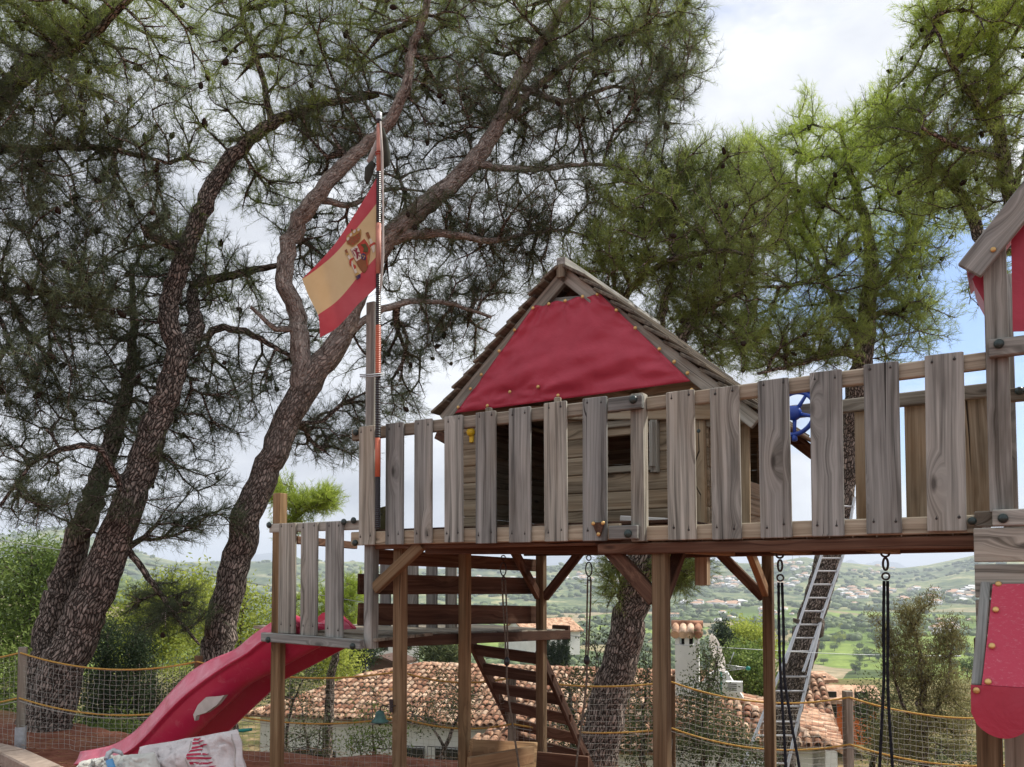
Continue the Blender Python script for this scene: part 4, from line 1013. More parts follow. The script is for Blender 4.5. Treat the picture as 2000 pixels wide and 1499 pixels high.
mb.prism(tri, NN*.004); part(mb, 'gable_cloth', 'tarp', rt)
mb = MB(); tri = [pk(1899, 545, .06), pk(1933, 505, .06), pk(1933, 590, .06), pk(1921, 588, .06), pk(1905, 560, .06)]; mb.prism(tri, NN*.3); part(mb, 'side_cloth', 'tarp', rt)
# red awning under it
mb = MB(); Ka, Kb_ = -.07, -.40
A0, A1 = sz(1925, 1143, Ka), sz(1902, 1338, Kb_)
aw = 1.0; NU, NV = 20, 24; vs = []; fs = []
for side in (0, 1):
    for j in range(NV+1):
        w = j/NV
        for i in range(NU+1):
            u = i/NU; k = Ka+(Kb_-Ka)*w; z = A0[1]+(A1[1]-A0[1])*w+.012*math.sin(w*math.pi)*-1+mnoise.noise(Vector((u*5, w*4, 3)))*.008
            vs.append(Lp(A0[0]+(A1[0]-A0[0])*w+.025+u*aw, k, z)+UP*(.003*side))
n = NU+1; m_ = (NU+1)*(NV+1)
for j in range(NV):
    for i in range(NU):
        a = j*n+i; fs.append((a, a+1, a+n+1, a+n)); fs.append((m_+a, m_+a+n, m_+a+n+1, m_+a+1))
mb.add(vs, fs, None, 0, True)
awn = part(mb, 'awning', 'awning', rt)
mb = MB(); vs = []; fs = []; zt0 = A1[1]; sA = A1[0]-.01
NU = 60; NVv = 6
scw = sz(2018, 1380, Kb_)[0]-sA
for side in (0, 1):
    for j in range(NVv+1):
        for i in range(NU+1):
            u = i/NU*1.05; ph = (u/scw) % 1.0; h = .10+.085*math.sin(math.pi*ph)**.55
            vs.append(Lp(sA+u, Kb_-.006-.012*math.sin(j/NVv*math.pi*.5)+.006*math.sin(u*25)*j/NVv+.003*side, zt0-h*j/NVv))
n = NU+1; m_ = n*(NVv+1)
for j in range(NVv):
    for i in range(NU):
        a = j*n+i; fs.append((a, a+1, a+n+1, a+n)); fs.append((m_+a, m_+a+n, m_+a+n+1, m_+a+1))
mb.add(vs, fs, None, 0, True); part(mb, 'valance', 'tarp', rt)
mb = MB(); e0 = Lp(A0[0]+.0, Ka+.02, A0[1]+.004); e1 = Lp(A1[0]+.008, Kb_+.02, A1[1]-.008); mb.board(e0, e1, D, .035, .03); part(mb, 'awning_arm', 'grey', rt)
for (x, y) in ((1938, 1144), (1936, 1197), (1925, 1268), (1915, 1334)):
    w = (y-1143)/(1338-1143); p = Lp(A0[0]+(A1[0]-A0[0])*w+.045, Ka+(Kb_-Ka)*w, A0[1]+(A1[1]-A0[1])*w+.006); mb = MB(); mb.dome(p, FN+UP*.4, .012, .008); part(mb, 'stud', 'brass', awn)
mb = MB(); mb.dome(pk(1907, 1349, Kb_-.012), FN, .012, .008); part(mb, 'stud', 'brass', awn)
for xa, key in ((1932, 'post'), (1986, 'rail')):
    mb = MB(); s = sx(xa, -.08, 1450); mb.board(Lp(s, -.05, -.7), Lp(s, -.05, A1[1]+.15), D, .09 if xa < 1950 else .085, .07); part(mb, 'post', key, rt)

# ------------------------------------------------------------------ slide
slide = thing('slide', 'curved red plastic slide with a pale patch on its side', 'slide', Lp(-2, .3, 0))
path_px = [(150, 1492), (200, 1486), (251, 1470), (288, 1440), (323, 1401), (362, 1362), (405, 1328), (452, 1296), (486, 1277), (523, 1248), (585, 1222)]
low_px = [(156, 1512), (212, 1515), (275, 1508), (322, 1484), (352, 1452), (385, 1418), (425, 1380), (460, 1346), (495, 1327), (532, 1308), (612, 1264)]
top_px = [(157, 1468), (190, 1462), (224, 1453), (262, 1429), (302, 1388), (330, 1355), (371, 1313), (414, 1287), (458, 1269), (495, 1239), (560, 1196)]
kn, kf = .06, .56
pa = catmull([(*sz(x, y, kn), 0, 0) for x, y in path_px], .07)[:, :2]; pb = catmull([(*sz(x, y, kn+.06), 0, 0) for x, y in low_px], .07)[:, :2]; pc = catmull([(*sz(x, y, kn+.10), 0, 0) for x, y in top_px], .07)[:, :2]
n_s = 60
def resamp(P, n):
    d = np.r_[0, np.cumsum(np.linalg.norm(np.diff(P, axis=0), axis=1))]; q = np.linspace(0, d[-1], n); return np.stack([np.interp(q, d, P[:, 0]), np.interp(q, d, P[:, 1])], -1)
pa = resamp(pa, n_s); pb = resamp(pb, n_s); pc = resamp(pc, n_s)
rows = []
for i in range(n_s):
    a = pa[i]; b_ = pb[i]; u = i/(n_s-1); dirv = b_-a; ln = np.linalg.norm(dirv)
    nb_ = dirv/ln                                           # downwards, across the slide
    bedd = .07*(1-.3*abs(u-.5)) if u > .04 else .02
    wv = .006*math.sin(u*55)
    g = lambda k, d: Lp(a[0]+nb_[0]*d, k, a[1]+nb_[1]*d)
    rim_r = .026
    c = pc[i]; wb = .007*math.sin(u*75)+.005*math.sin(u*41+2)+.003*math.sin(u*130)
    h = lambda k, f, dz=0.0: Lp(a[0]+(c[0]-a[0])*f, k, a[1]+(c[1]-a[1])*f+dz)
    lt = math.hypot(*(c-a)); bed = .45
    row = [g(kn+.13, ln), g(kn+.085-.01*math.sin(u*3), ln*.85), g(kn+.035, ln*.45), g(kn+.006, .034), g(kn+.0, .012), g(kn-.022, .010), g(kn-.030, .0), g(kn-.020, -.006), h(kn+.030+wb, .4), h(kn+.075+wb, .82), h(kn+.094, .98), h(kn+.11, .99), h(kn+.125, .85), h(kn+.16, .3), h(kn+.22, .05), h((kn+kf)/2, .0),
           h(kf-.06, .08), h(kf-.01, .4), h(kf+.01, .93), h(kf+.03, 1.0), h(kf+.05, .96), h(kf+.055, .6), g(kf+.02, ln*.5), g(kf+.0, ln*.97), g(kf-.04, ln), g(kf-.08, .07), g(kn+.26, .07), g(kn+.20, ln*.9)]
    rows.append(row)
m_ = len(rows[0]); mb = MB(); vs = [p for r in rows for p in r]; fs = []
for i in range(n_s-1):
    for j in range(m_): k = (j+1) % m_; fs.append((i*m_+j, i*m_+k, (i+1)*m_+k, (i+1)*m_+j))
fs.append(tuple(range(m_-1, -1, -1))); fs.append(tuple((n_s-1)*m_+j for j in range(m_)))
mb.add(vs, fs, None, 0, True)
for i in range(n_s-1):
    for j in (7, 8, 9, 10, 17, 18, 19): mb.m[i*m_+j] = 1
chute = part(mb, 'chute', ['slide', 'slide_sheen'], slide)
# flared cheeks at the head
mb = MB()
for k in (kf, ):
    mb.prism([pk(601, 1240, k), pk(612, 1213, k), pk(630, 1197, k), pk(640, 1197, k), pk(668, 1206, k), pk(690, 1226, k), pk(690, 1238, k)], NN*.03)
mb.prism([pk(480, 1262, kf), pk(520, 1228, kf), pk(552, 1207, kf), pk(578, 1206, kf), pk(590, 1222, kf), pk(590, 1260, kf)], NN*.03)
part(mb, 'cheek', 'slide', slide)
mb = MB(); p = pk(583, 1218, .5); mb.lathe(p, FN, [(.03, 0), (.034, .02), (.02, .045), (.001, .05)], 10); part(mb, 'cap', 'yellow', slide)
# pale patch on the near flank
mb = MB(); st = []
for (x, y) in ((385, 1395), (394, 1376), (410, 1361), (428, 1360), (446, 1357), (431, 1376), (410, 1391), (391, 1397), (388, 1407)):
    st.append(pk(x, y, kn+.02))
mb.prism(st, FN*.034); part(mb, 'flank_patch', 'patch', slide)

# ------------------------------------------------------------------ flag pole, flags
YP = 5.03
def pole_at(y): return at(741-(y-225)*.003-1, y, YP)
pole = thing('flagpole', 'tall thin pole banded in orange and black tape, strapped to the corner post', 'flagpole', pole_at(1030))
for (y0, y1, r, key, rib) in ((226, 243, .015, 'black', 0), (243, 336, .0145, 'pink', 0), (336, 437, .0155, 'black', 1), (437, 536, .0165, 'pink', 0), (536, 636, .0165, 'black', 1), (636, 730, .018, 'orange', 1), (730, 856, .0175, 'black', 1), (856, 932, .0175, 'orange', 0), (932, 1032, .0175, 'black', 1)):
    mb = MB(); a, b_ = pole_at(y1), pole_at(y0); n = 26 if rib else 1
    if rib:
        pts = []; rs = []
        for i in range(n*2+1): pts.append(a.lerp(b_, i/(n*2))); rs.append(r if i % 2 else r*.86)
        mb.tube(pts, rs, 10, 0, True, False)
    else: mb.tube([a, b_], r, 12)
    part(mb, 'pole_section', key, pole)
mb = MB(); mb.lathe(pole_at(228), UP, [(.018, -.02), (.0195, 0), (.019, .02), (.010, .03), (.001, .031)], 12); part(mb, 'finial', 'galv', pole)
mb = MB()
for dz in (0, .012): mb.tube([at(703, 736, YP-.03)+UP*dz, at(722, 736.5, YP-.045)+UP*dz, at(744, 734, YP-.035)+UP*dz, at(750, 733, YP+.03)+UP*dz], .0045, 6)
part(mb, 'strap', 'galv', pole)
mb = MB(); mb.tube([at(743, 238, YP-.016), at(746, 300, YP-.018), at(748, 400, YP-.02), at(748, 500, YP-.02), at(744, 560, YP-.018), at(741, 575, YP-.02)], [.006, .009, .006, .009, .008, .003], 6); part(mb, 'cord', 'sock', pole)
def ripple(p): return .035*mnoise.noise(Vector((p.x*5.5, p.z*1.3, 2)))+.014*math.sin(p.x*17+p.z*7)
def fpt(x, y, off=0.0, dmin=0):
    p = at(x, y, YP); hoist = min(1, abs(p.x-at(737, y, YP).x)*8); yy = YP+ripple(p)*hoist+off-.10*(1-math.exp(-max(0, 735-x)/90.))
    return at(x, y, yy)
flag = thing('flag', 'red and yellow striped flag with a coat of arms, hanging off its pole', 'flag', pole_at(562))
top = [(736, 345), (715, 382), (690, 422), (655, 475), (620, 515), (590, 545)]
bot = [(738, 560), (722, 575), (700, 595), (680, 618), (655, 643), (625, 660)]
lef = [(590, 545), (600, 572), (610, 593), (622, 618), (624, 640), (625, 660)]
def spl(P, t_):
    P = np.array(P, float); Q = catmull(np.c_[P, P*0], 6)[:, :2]; d = np.r_[0, np.cumsum(np.linalg.norm(np.diff(Q, axis=0), axis=1))]
    return np.array([np.interp(t_*d[-1], d, Q[:, 0]), np.interp(t_*d[-1], d, Q[:, 1])])
def coons(u, v):   # u hoist->fly
    T, B = spl(top, u), spl(bot, u); Lf = spl(lef, v); R = np.array([737, 345+215*v])
    c = (1-v)*T+v*B+u*Lf+(1-u)*R-((1-u)*(1-v)*np.array(top[0])+u*(1-v)*np.array(top[-1])+(1-u)*v*np.array(bot[0])+u*v*np.array(bot[-1]))
    return c
NU = 34
def strip(name, f0, f1, nv, key):
    vs = []; fs = []
    for sd_ in (0, 1):
        for i in range(NU+1):
            u = i/NU
            for j in range(nv+1):
                v = f0(u)+(f1(u)-f0(u))*j/nv; c = coons(u, v); vs.append(fpt(c[0], c[1], .0015*sd_))
    n = nv+1; m_ = n*(NU+1)
    for i in range(NU):
        for j in range(nv): a = i*n+j; fs.append((a, a+n, a+n+1, a+1)); fs.append((m_+a, m_+a+1, m_+a+n+1, m_+a+n))
    mb = MB(); mb.add(vs, fs, None, 0, True); return part(mb, name, key, flag)
def cloth_mat(key, name, ca, cb_, tr=.35):
    m, t, b = mat(name, rough=.8, spec=.1); g = N(t, 'ShaderNodeTexCoord').outputs['Object']
    c = ramp(t, noise(t, g, 3.5, 5, .6), [(.3, ca), (.7, cb_)]); t.links.new(c, b.inputs['Base Color']); bump(t, b, noise(t, g, 220, 2, .5), .15, .002)
    tn = N(t, 'ShaderNodeBsdfTranslucent'); t.links.new(c, tn.inputs[0]); ms = N(t, 'ShaderNodeMixShader'); ms.inputs[0].default_value = tr
    out = [q for q in t.nodes if q.type == 'OUTPUT_MATERIAL'][0]
    t.links.new(b.outputs[0], ms.inputs[1]); t.links.new(tn.outputs[0], ms.inputs[2]); t.links.new(ms.outputs[0], out.inputs[0]); M[key] = m
cloth_mat('f_red', 'faded_red_cloth', (.58, .085, .11), (.68, .18, .20)); cloth_mat('f_yel', 'faded_yellow_cloth', (.74, .58, .33), (.85, .70, .45))
v1 = lambda u: .235*(1-u)**.75+.0; v2 = lambda u: .72-.09*u
strip('red_band', lambda u: 0, lambda u: v1(u)+.001, 4, 'f_red'); strip('yellow_band', v1, v2, 14, 'f_yel'); strip('red_band', v2, lambda u: 1, 8, 'f_red')
for k_, c_ in (('e_brown', (.24, .10, .05)), ('e_gold', (.42, .27, .10)), ('e_red', (.42, .07, .05)), ('e_white', (.60, .54, .45)), ('e_blue', (.05, .04, .12)), ('e_mag', (.22, .04, .06)), ('e_green', (.10, .09, .04))): simple(k_, k_+'_print', c_, .8, .1, 0, .15, 60, 0)
def Z(x, y): return 640+x/10.71, 420+y/10.71
arms = None; layer = [0]
def emb(poly, key, name='emblem_piece', lay=1):
    global arms
    o = -.0035-.0012*lay; pl = [fpt(*Z(x, y), o) for x, y in poly]; mb = MB(); mb.prism(pl, Vector((0, .0015, 0)))
    if arms is None: arms = part(mb, 'coat_of_arms', key, flag)
    else: part(mb, name, key, arms)
def ell(cx, cy, rx, ry, ang=0, n=14): 
    return [(cx+rx*math.cos(a)*math.cos(ang)-ry*math.sin(a)*math.sin(ang), cy+rx*math.cos(a)*math.sin(ang)+ry*math.sin(a)*math.cos(ang)) for a in [2*math.pi*i/n for i in range(n)]]
emb([(470, 725), (615, 630), (765, 500), (830, 590), (900, 720), (880, 900), (850, 1050), (820, 1150), (765, 1225), (690, 1160), (640, 1080), (590, 990)], 'e_brown', lay=0)
emb([(475, 722), (612, 632), (708, 860), (712, 905), (595, 978)], 'e_white', lay=1)
emb([(620, 628), (762, 505), (828, 595), (895, 720), (880, 770), (715, 860)], 'e_red', lay=1)
emb([(590, 990), (715, 915), (800, 960), (830, 1060), (815, 1150), (762, 1218), (695, 1155)], 'e_brown', 'emblem_piece', 1)
emb([(800, 860), (890, 740), (880, 900), (850, 1040), (820, 1090), (805, 960)], 'e_red', lay=2)
for q in (0, 1, 2): emb([(830+q*22, 850-q*28), (840+q*22, 838-q*28), (850+q*9, 1010-q*40), (838+q*9, 1030-q*40)], 'e_gold', lay=3)
emb([(690, 620), (790, 600), (850, 700), (830, 790), (740, 770), (760, 700)], 'e_green', lay=2)
# the heraldic beast, in a few strokes
for pl in ([(600, 690), (630, 700), (610, 760), (650, 790), (640, 850), (600, 830), (570, 770)], [(530, 720), (600, 740), (590, 765), (540, 750)], [(600, 830), (640, 850), (630, 925), (605, 910)], [(640, 770), (690, 790), (670, 810), (640, 800)], [(500, 745), (520, 750), (580, 860), (565, 868)], [(560, 690), (590, 700), (570, 730)], [(640, 850), (690, 850), (670, 880)]): emb(pl, 'e_mag', lay=3)
emb(ell(750, 875, 50, 72, -.2), 'e_blue', lay=3); emb(ell(735, 855, 12, 20), 'e_gold', lay=4); emb(ell(770, 870, 12, 20), 'e_gold', lay=4); emb(ell(752, 910, 12, 18), 'e_gold', lay=4)
# crown
emb([(385, 500), (400, 440), (440, 400), (500, 350), (540, 320), (600, 290), (650, 275), (700, 310), (705, 400), (690, 500), (660, 560), (520, 670), (400, 610)], 'e_gold', lay=0)
emb([(400, 560), (470, 470), (560, 440), (680, 350), (690, 470), (640, 560), (520, 645), (430, 610)], 'e_brown', lay=1)
for (x, y, a) in ((425, 500, 40), (485, 415, 40), (560, 345, 42), (645, 310, 34)): emb(ell(x, y, 24, a, .45), 'e_white', lay=2)
emb(ell(505, 320, 14, 30), 'e_green', lay=2)
for (x, y) in ((470, 560), (530, 600), (560, 540), (600, 510), (650, 480), (500, 520), (620, 430), (560, 480)): emb(ell(x, y, 14, 12), 'e_red', lay=2)
# the two columns with ribbons
emb([(415, 860), (450, 835), (620, 1200), (575, 1230)], 'e_white', lay=1); emb([(355, 740), (400, 715), (445, 830), (405, 860)], 'e_brown', lay=1); emb([(370, 800), (430, 790), (440, 835), (410, 860)], 'e_gold', lay=2)
emb([(450, 1000), (460, 930), (530, 890), (555, 910), (500, 960), (490, 1070), (470, 1070)], 'e_red', lay=2); emb([(535, 1030), (590, 1060), (590, 1110), (560, 1140), (540, 1080)], 'e_red', lay=2)
emb([(570, 1235), (625, 1200), (690, 1255), (600, 1360)], 'e_gold', lay=1)
for q in (0, 1, 2): emb([(585+q*10, 1290+q*28), (680, 1235+q*25), (690, 1250+q*25), (590+q*10, 1306+q*28)], 'e_blue', lay=3)
emb([(790, 380), (850, 355), (895, 470), (850, 510)], 'e_brown', lay=1); emb([(865, 520), (905, 490), (985, 640), (985, 760), (950, 800)], 'e_white', lay=1)
emb([(870, 640), (960, 570), (1000, 580), (1000, 610), (930, 640), (885, 680)], 'e_red', lay=2)
# second, dark flag bunched up at the top of the pole
mb = MB(); rng_ = random.Random(5)
pts = [at(742, 252, YP+.03), at(748, 275, YP+.05), at(744, 300, YP+.05), at(737, 322, YP+.05), at(730, 350, YP+.05)]
mb.tube([at(747, 250, YP+.03), at(752, 275, YP+.05), at(754, 300, YP+.06), at(752, 318, YP+.06), at(744, 330, YP+.05)], [.008, .02, .03, .032, .012], 9)
o_ = part(mb, 'bunched_flag', 'camo', None); tag(o_, 'dark rolled up flag bunched behind the tip of the pole', 'flag')
ORG[o_.name] = Vector(o_.location)
mb = MB(); mb.tube([at(735, 275, YP+.03), at(728, 300, YP+.04), at(722, 315, YP+.04), at(728, 322, YP+.05)], [.006, .018, .02, .008], 8); mb2 = part(mb, 'pale_corner', 'sock', o_)
mb = MB(); mb.tube([at(730, 318, YP+.04), at(721, 332, YP+.045), at(718, 350, YP+.05), at(717, 360, YP+.05)], [.02, .03, .022, .005], 8); part(mb, 'hem', 'camo', o_)
mb = MB(); mb.torus(pole_at(303), UP, .019, .003, 14, 5); mb.torus(pole_at(300)+UP*.006, UP, .019, .003, 14, 5); part(mb, 'binding', 'e_red', o_)

# little printed panel leaning behind the first slats
mb = MB(); pa_, pb_ = at(735, 1030, 5.32), at(752, 1030, 5.30); mb.board(at(750, 1037, 5.3), at(750, 990, 5.34), D, .12, .006); pan = part(mb, 'panel', 'rust', None)
pan.data.materials[0] = M['e_green']; tag(pan, 'small dark printed panel standing behind the gap right of the first slat', 'sign')
def text(body, loc, size, key, parent, name='lettering', xdir=D, ext=.001):
    cu = bpy.data.curves.new('t', 'FONT'); cu.body = body; cu.size = size; cu.extrude = ext; tmp = bpy.data.objects.new('t', cu); COL.objects.link(tmp)
    dg = bpy.context.evaluated_depsgraph_get(); me = bpy.data.meshes.new_from_object(tmp.evaluated_get(dg)); bpy.data.objects.remove(tmp)
    z = xdir.cross(UP); R = np.array([[*xdir], [*UP], [*z]]).T
    v = np.array([q.co for q in me.vertices]); v = v@R.T+np.array(loc)-np.array(ORG[parent.name])
    me.vertices.foreach_set('co', v.ravel()); me.materials.clear(); me.materials.append(M[key]); me.update()
    return link(name, me, parent)
ORG[pan.name] = Vector(pan.location)
for i, tx in enumerate(('TA', 'CO', 'BL')): text(tx, at(743.5, 996+i*5.6, 5.29), .019, 'dark', pan)

# ------------------------------------------------------------------ bell on its bracket
bell = thing('bell', 'small green bronze bell hanging from a bracket on the tower post', 'bell', at(743, 1412, 5.1))
bc = at(742, 1411, 5.1)
mb = MB(); mb.lathe(bc, UP, [(.046, -.002), (.054, 0), (.050, .010), (.037, .020), (.031, .034), (.028, .052), (.022, .064), (.010, .071), (.001, .073)], 20); part(mb, 'bell_body', 'bell', bell)
mb = MB(); mb.lathe(bc-UP*.010, UP, [(.001, -.012), (.010, -.006), (.010, .004), (.004, .012)], 10); part(mb, 'clapper', 'steel', bell)
mb = MB(); mb.tube([bc+UP*.070, bc+UP*.085+D*.004, bc+UP*.098+D*.010, bc+UP*.104+D*.03, at(760, 1381, 5.12), at(772, 1379, 5.17)], .0045, 7); part(mb, 'bracket', 'steel', bell)
mb = MB(); mb.board(at(764, 1366, 5.22), at(764, 1392, 5.22), D, .028, .006); part(mb, 'bracket_plate', 'steel', bell)
mb = MB(); mb.board(at(759, 1346, 5.235), at(772, 1347, 5.225), UP, .014, .004); o_ = part(mb, 'name_plate', 'brass', None); tag(o_, 'tiny brass plate nailed to the post above the bell', 'plate')

# ------------------------------------------------------------------ swings
def strand(pts, r, key, parent, name='rope'):
    P = catmull([(*p, r) for p in pts], .02); mb = MB(); pp = []; rs = []
    for i, q in enumerate(P): pp.append(Vector(q[:3])); rs.append(r*(1 if i % 2 else .84))
    mb.tube(pp, rs, 7, 0, True, True); return part(mb, name, key, parent)
def ring(parent, c, R, r=.004, ey=1.0, nrm=FN, name='ring'): mb = MB(); mb.torus(c, nrm, R, r, 18, 6, 0, ey, UP); return part(mb, name, 'steel', parent)
sw = thing('rope_swing', 'brown rope swing hung on two carabiners below the playhouse deck', 'swing', at(1068, 1640, 5.4))
for (x, Yw, pts) in ((983, 5.55, [(984, 1128), (986, 1180), (989, 1240), (990, 1283)]), (1150, 5.25, [(1151, 1128), (1150, 1180), (1148, 1240), (1146, 1280)])):
    ring(sw, at(x, 1090, Yw), .016); ring(sw, at(x, 1112, Yw), .022, .0045, 2.0, name='carabiner'); ring(sw, at(x+.5, 1130, Yw), .012)
    for s in (-1, 1):
        strand([at(px_+s*(3.2 if i < 2 else 2.2), py_+4, Yw) for i, (px_, py_) in enumerate(pts)], .0062, 'rope_brown', sw)
    kx, ky = pts[-1]; mb = MB(); mb.lathe(at(kx, ky+10, Yw), UP, [(.004, -.03), (.017, -.02), (.021, 0), (.017, .02), (.004, .035)], 10); part(mb, 'knot', 'black', sw)
    sg = 1 if x < 1100 else -1
    e = [(kx+sg*0, ky+8), (kx+sg*1, ky+60), (kx+(14 if sg > 0 else -12), ky+150), (kx+(26 if sg > 0 else -22), ky+235), (kx+(32 if sg > 0 else -26), ky+330)]
    strand([at(a, b_, Yw) for a, b_ in e], .0075, 'rope_brown', sw)
mb = MB(); mb.board(at(1005, 1620, 5.55), at(1135, 1620, 5.25), NN, .16, .025); part(mb, 'seat', 'post', sw)
sw = thing('rope_swing', 'black rope swing hanging from the underside of the bridge', 'swing', at(1630, 1640, 4))
kk = .38
for (x, y0, low_) in ((1523, 1072, ((1535, 1499), (1561, 1499))), (1729, 1069, ((1718, 1499), (1743, 1499)))):
    p = lambda a, b_: pk(a, b_, kk)
    ring(sw, p(x, y0-4), .012); ring(sw, p(x, y0+11), .019, .005, name='eye_bolt', nrm=FN)
    ring(sw, p(x+.5, y0+33), .011, .0055, 2.6, name='snap_hook'); ring(sw, p(x+1, y0+57), .016, .0045)
    for i, s in enumerate((-1, 1)):
        lx, ly = low_[i]
        strand([p(x+1+s*3.4, y0+66), p(x+(1 if x > 1600 else 3)+s*4.4, y0+160), p(x+(1 if x > 1600 else 5)+s*3.6, y0+245), p(x*.45+lx*.55+(0), y0+330), p(lx, ly), p(lx+(lx-x)*.25, ly+90)], .0078, 'rope_dark', sw)
mb = MB(); mb.board(p(1540, 1600), p(1735, 1600), NN, .18, .03); part(mb, 'seat', 'black', sw)

# ------------------------------------------------------------------ net fence
fence = thing('net_fence', 'low fence of wooden posts, two sagging yellow ropes and white netting', 'fence', at(800, 1500, 7.6))
FP = [(-330, 1262, 8.0), (45, 1264, 7.66), (388, 1281, 7.6), (783, 1300, 7.6), (1000, 1312, 7.5), (1309, 1320, 7.5), (1655, 1350, 7.4), (2060, 1375, 7.3)]
tops = [at(x, y, Y) for x, y, Y in FP]
for i, p in enumerate(tops):
    mb = MB(); gz = float(H(p.x, p.y)); ax_ = (tops[min(i+1, len(tops)-1)]-tops[max(0, i-1)]); 
    mb.board(Vector((p.x, p.y, gz+.12)), p, (1, .45, 0) if i < 3 else (1, .15, 0), .07, .07, ch=.006); part(mb, 'post', 'post' if i in (2, 5) else 'rail', fence)
    mb = MB(); mb.box(Vector((p.x, p.y, gz+.08)), Vector((.078, .03, 0)), Vector((-.03, .078, 0)), Vector((0, 0, .24))); part(mb, 'post_shoe', 'galv', fence)
def sagp(a, b_, u, sag): return a*(1-u)+b_*u-UP*(4*sag*u*(1-u))
sags = [.12, .11, .10, .07, .06, .11, .12, .1]
for i in range(len(tops)-1):
    a, b_ = tops[i], tops[i+1]; dr = (b_-a).normalized(); off = dr.cross(UP)*.036
    for h, key in ((.05, 'rope_yellow'), (.46, 'rope_yellow'), (.487, 'net')):
        mb = MB(); mb.tube([sagp(a, b_, u/16, sags[i])-UP*h+off for u in range(17)], .0085 if key == 'rope_yellow' else .0035, 6, caps=False); part(mb, 'rope', key, fence)
    L_ = (b_-a).length; nx = int(L_/.052); nz_ = 17; mb = MB(); G = {}
    rg = np.random.default_rng(i)
    for xi in range(nx+1):
        for zi in range(nz_+1):
            u = xi/nx; t_ = zi/nz_; topp = sagp(a, b_, u, sags[i])-UP*.06+off; gz = float(H(topp.x, topp.y))+.03
            zz = topp.z*(1-t_)+gz*t_; G[xi, zi] = Vector((topp.x, topp.y+.012*math.sin(u*20+t_*3), zz))+Vector(rg.normal(size=3)*.0035)
    vs = []; fs = []
    def seg_(p, q, r=.0013):
        d = (q-p).normalized(); e = d.orthogonal().normalized(); f = d.cross(e); b0 = len(vs)
        for c in (p, q):
            for j in range(3): an = 2.094*j; vs.append(c+(e*math.cos(an)+f*math.sin(an))*r)
        for j in range(3): k = (j+1) % 3; fs.append((b0+j, b0+k, b0+3+k, b0+3+j))
    for xi in range(nx+1):
        for zi in range(nz_+1):
            if xi < nx: seg_(G[xi, zi], G[xi+1, zi])
            if zi < nz_: seg_(G[xi, zi], G[xi, zi+1])
    mb.add(vs, fs); part(mb, 'netting', 'net', fence)

# ------------------------------------------------------------------ kerb stones and sacks
for i, (x0, y0, Y0, x1, y1, Y1) in enumerate(((-180, 1436, 8.3, 22, 1474, 7.1), (26, 1475, 7.08, 92, 1500, 6.5), (97, 1502, 6.46, 190, 1545, 5.8))):
    mb = MB(); a, b_ = at(x0, y0, Y0), at(x1, y1, Y1); a.z = b_.z = float(H(a.x, a.y))*.0+.03; mb.board(a, b_, (b_-a).cross(UP), .2, .12, ch=.012)
    o_ = part(mb, 'kerb_stone', 'kerb', None); tag(o_, ['far end kerb stone running off the left edge below the fence post', 'middle kerb stone in the bottom left corner', 'kerb stone nearest the white sacks, just out of view'][i], 'kerb stone', 'kerb stones at the edge of the red earth')
def sack(name, label, tl, tr, br, bl, Yd, thick, seed, key, wr_=.03):
    c = [at(x, y, Y) for (x, y, Y) in (tl, tr, br, bl)]; nrm = (c[1]-c[0]).cross(c[3]-c[0]).normalized()
    if nrm.y > 0: nrm = -nrm
    NUv, NVv = 64, 48; vs = []; fs = []
    def S(u, v, side):
        p = (c[0]*(1-u)+c[1]*u)*(1-v)+(c[3]*(1-u)+c[2]*u)*v
        prof = max(0, (1-abs(2*u-1)**3.2))**.55*max(0, (1-abs(2*v-1)**3.2))**.55
        q = Vector((u*4, v*3, seed)); w = mnoise.noise(q)*wr_*1.6+mnoise.noise(q*2.6+Vector((0, 0, 3)))*wr_*1.0-(1-min(1, abs(mnoise.noise(Vector((u*5+v*4, v*6-u*5, seed))))*5))**2*wr_*.6-(1-min(1, abs(mnoise.noise(Vector((u*9-v*3, v*8+u*7, seed+9))))*6))**2*wr_*.35
        inn = (c[0]+c[2])/2-p
        return p+nrm*side*(thick*prof+w*min(1, prof*2))+inn*.03*mnoise.noise(Vector((u*6, v*6, seed+5)))
    for side in (1, -1):
        for j in range(NVv+1):
            for i in range(NUv+1): vs.append(S(i/NUv, j/NVv, side))
    n = NUv+1; m_ = n*(NVv+1)
    for j in range(NVv):
        for i in range(NUv): a = j*n+i; fs.append((a, a+n, a+n+1, a+1)); fs.append((m_+a, m_+a+1, m_+a+n+1, m_+a+n))
    mb = MB(); mb.add(vs, fs, None, 0, True); o = part(mb, name, key, None); tag(o, label, 'sack'); ORG[o.name] = Vector(o.location); return o, S
simple('sack', 'white_woven_sack', (.62, .57, .56), .6, .3, 0, .12, 14, .9, .02); simple('sack2', 'off_white_sack', (.60, .60, .55), .7, .2, 0, .12, 16, .9, .02)
simple('drip', 'crimson_print', (.42, .03, .07), .6, .3, 0, .15, 10); simple('lblue', 'light_blue_plastic', (.10, .32, .58), .35, .5, 0, .1, 6)
sk, S_ = sack('white_sack', 'big white sack printed with dripping crimson strokes, under the slide', (272, 1459, 5.15), (466, 1423, 4.95), (498, 1640, 4.75), (290, 1640, 4.95), 5, .13, 3.3, 'sack', .045)
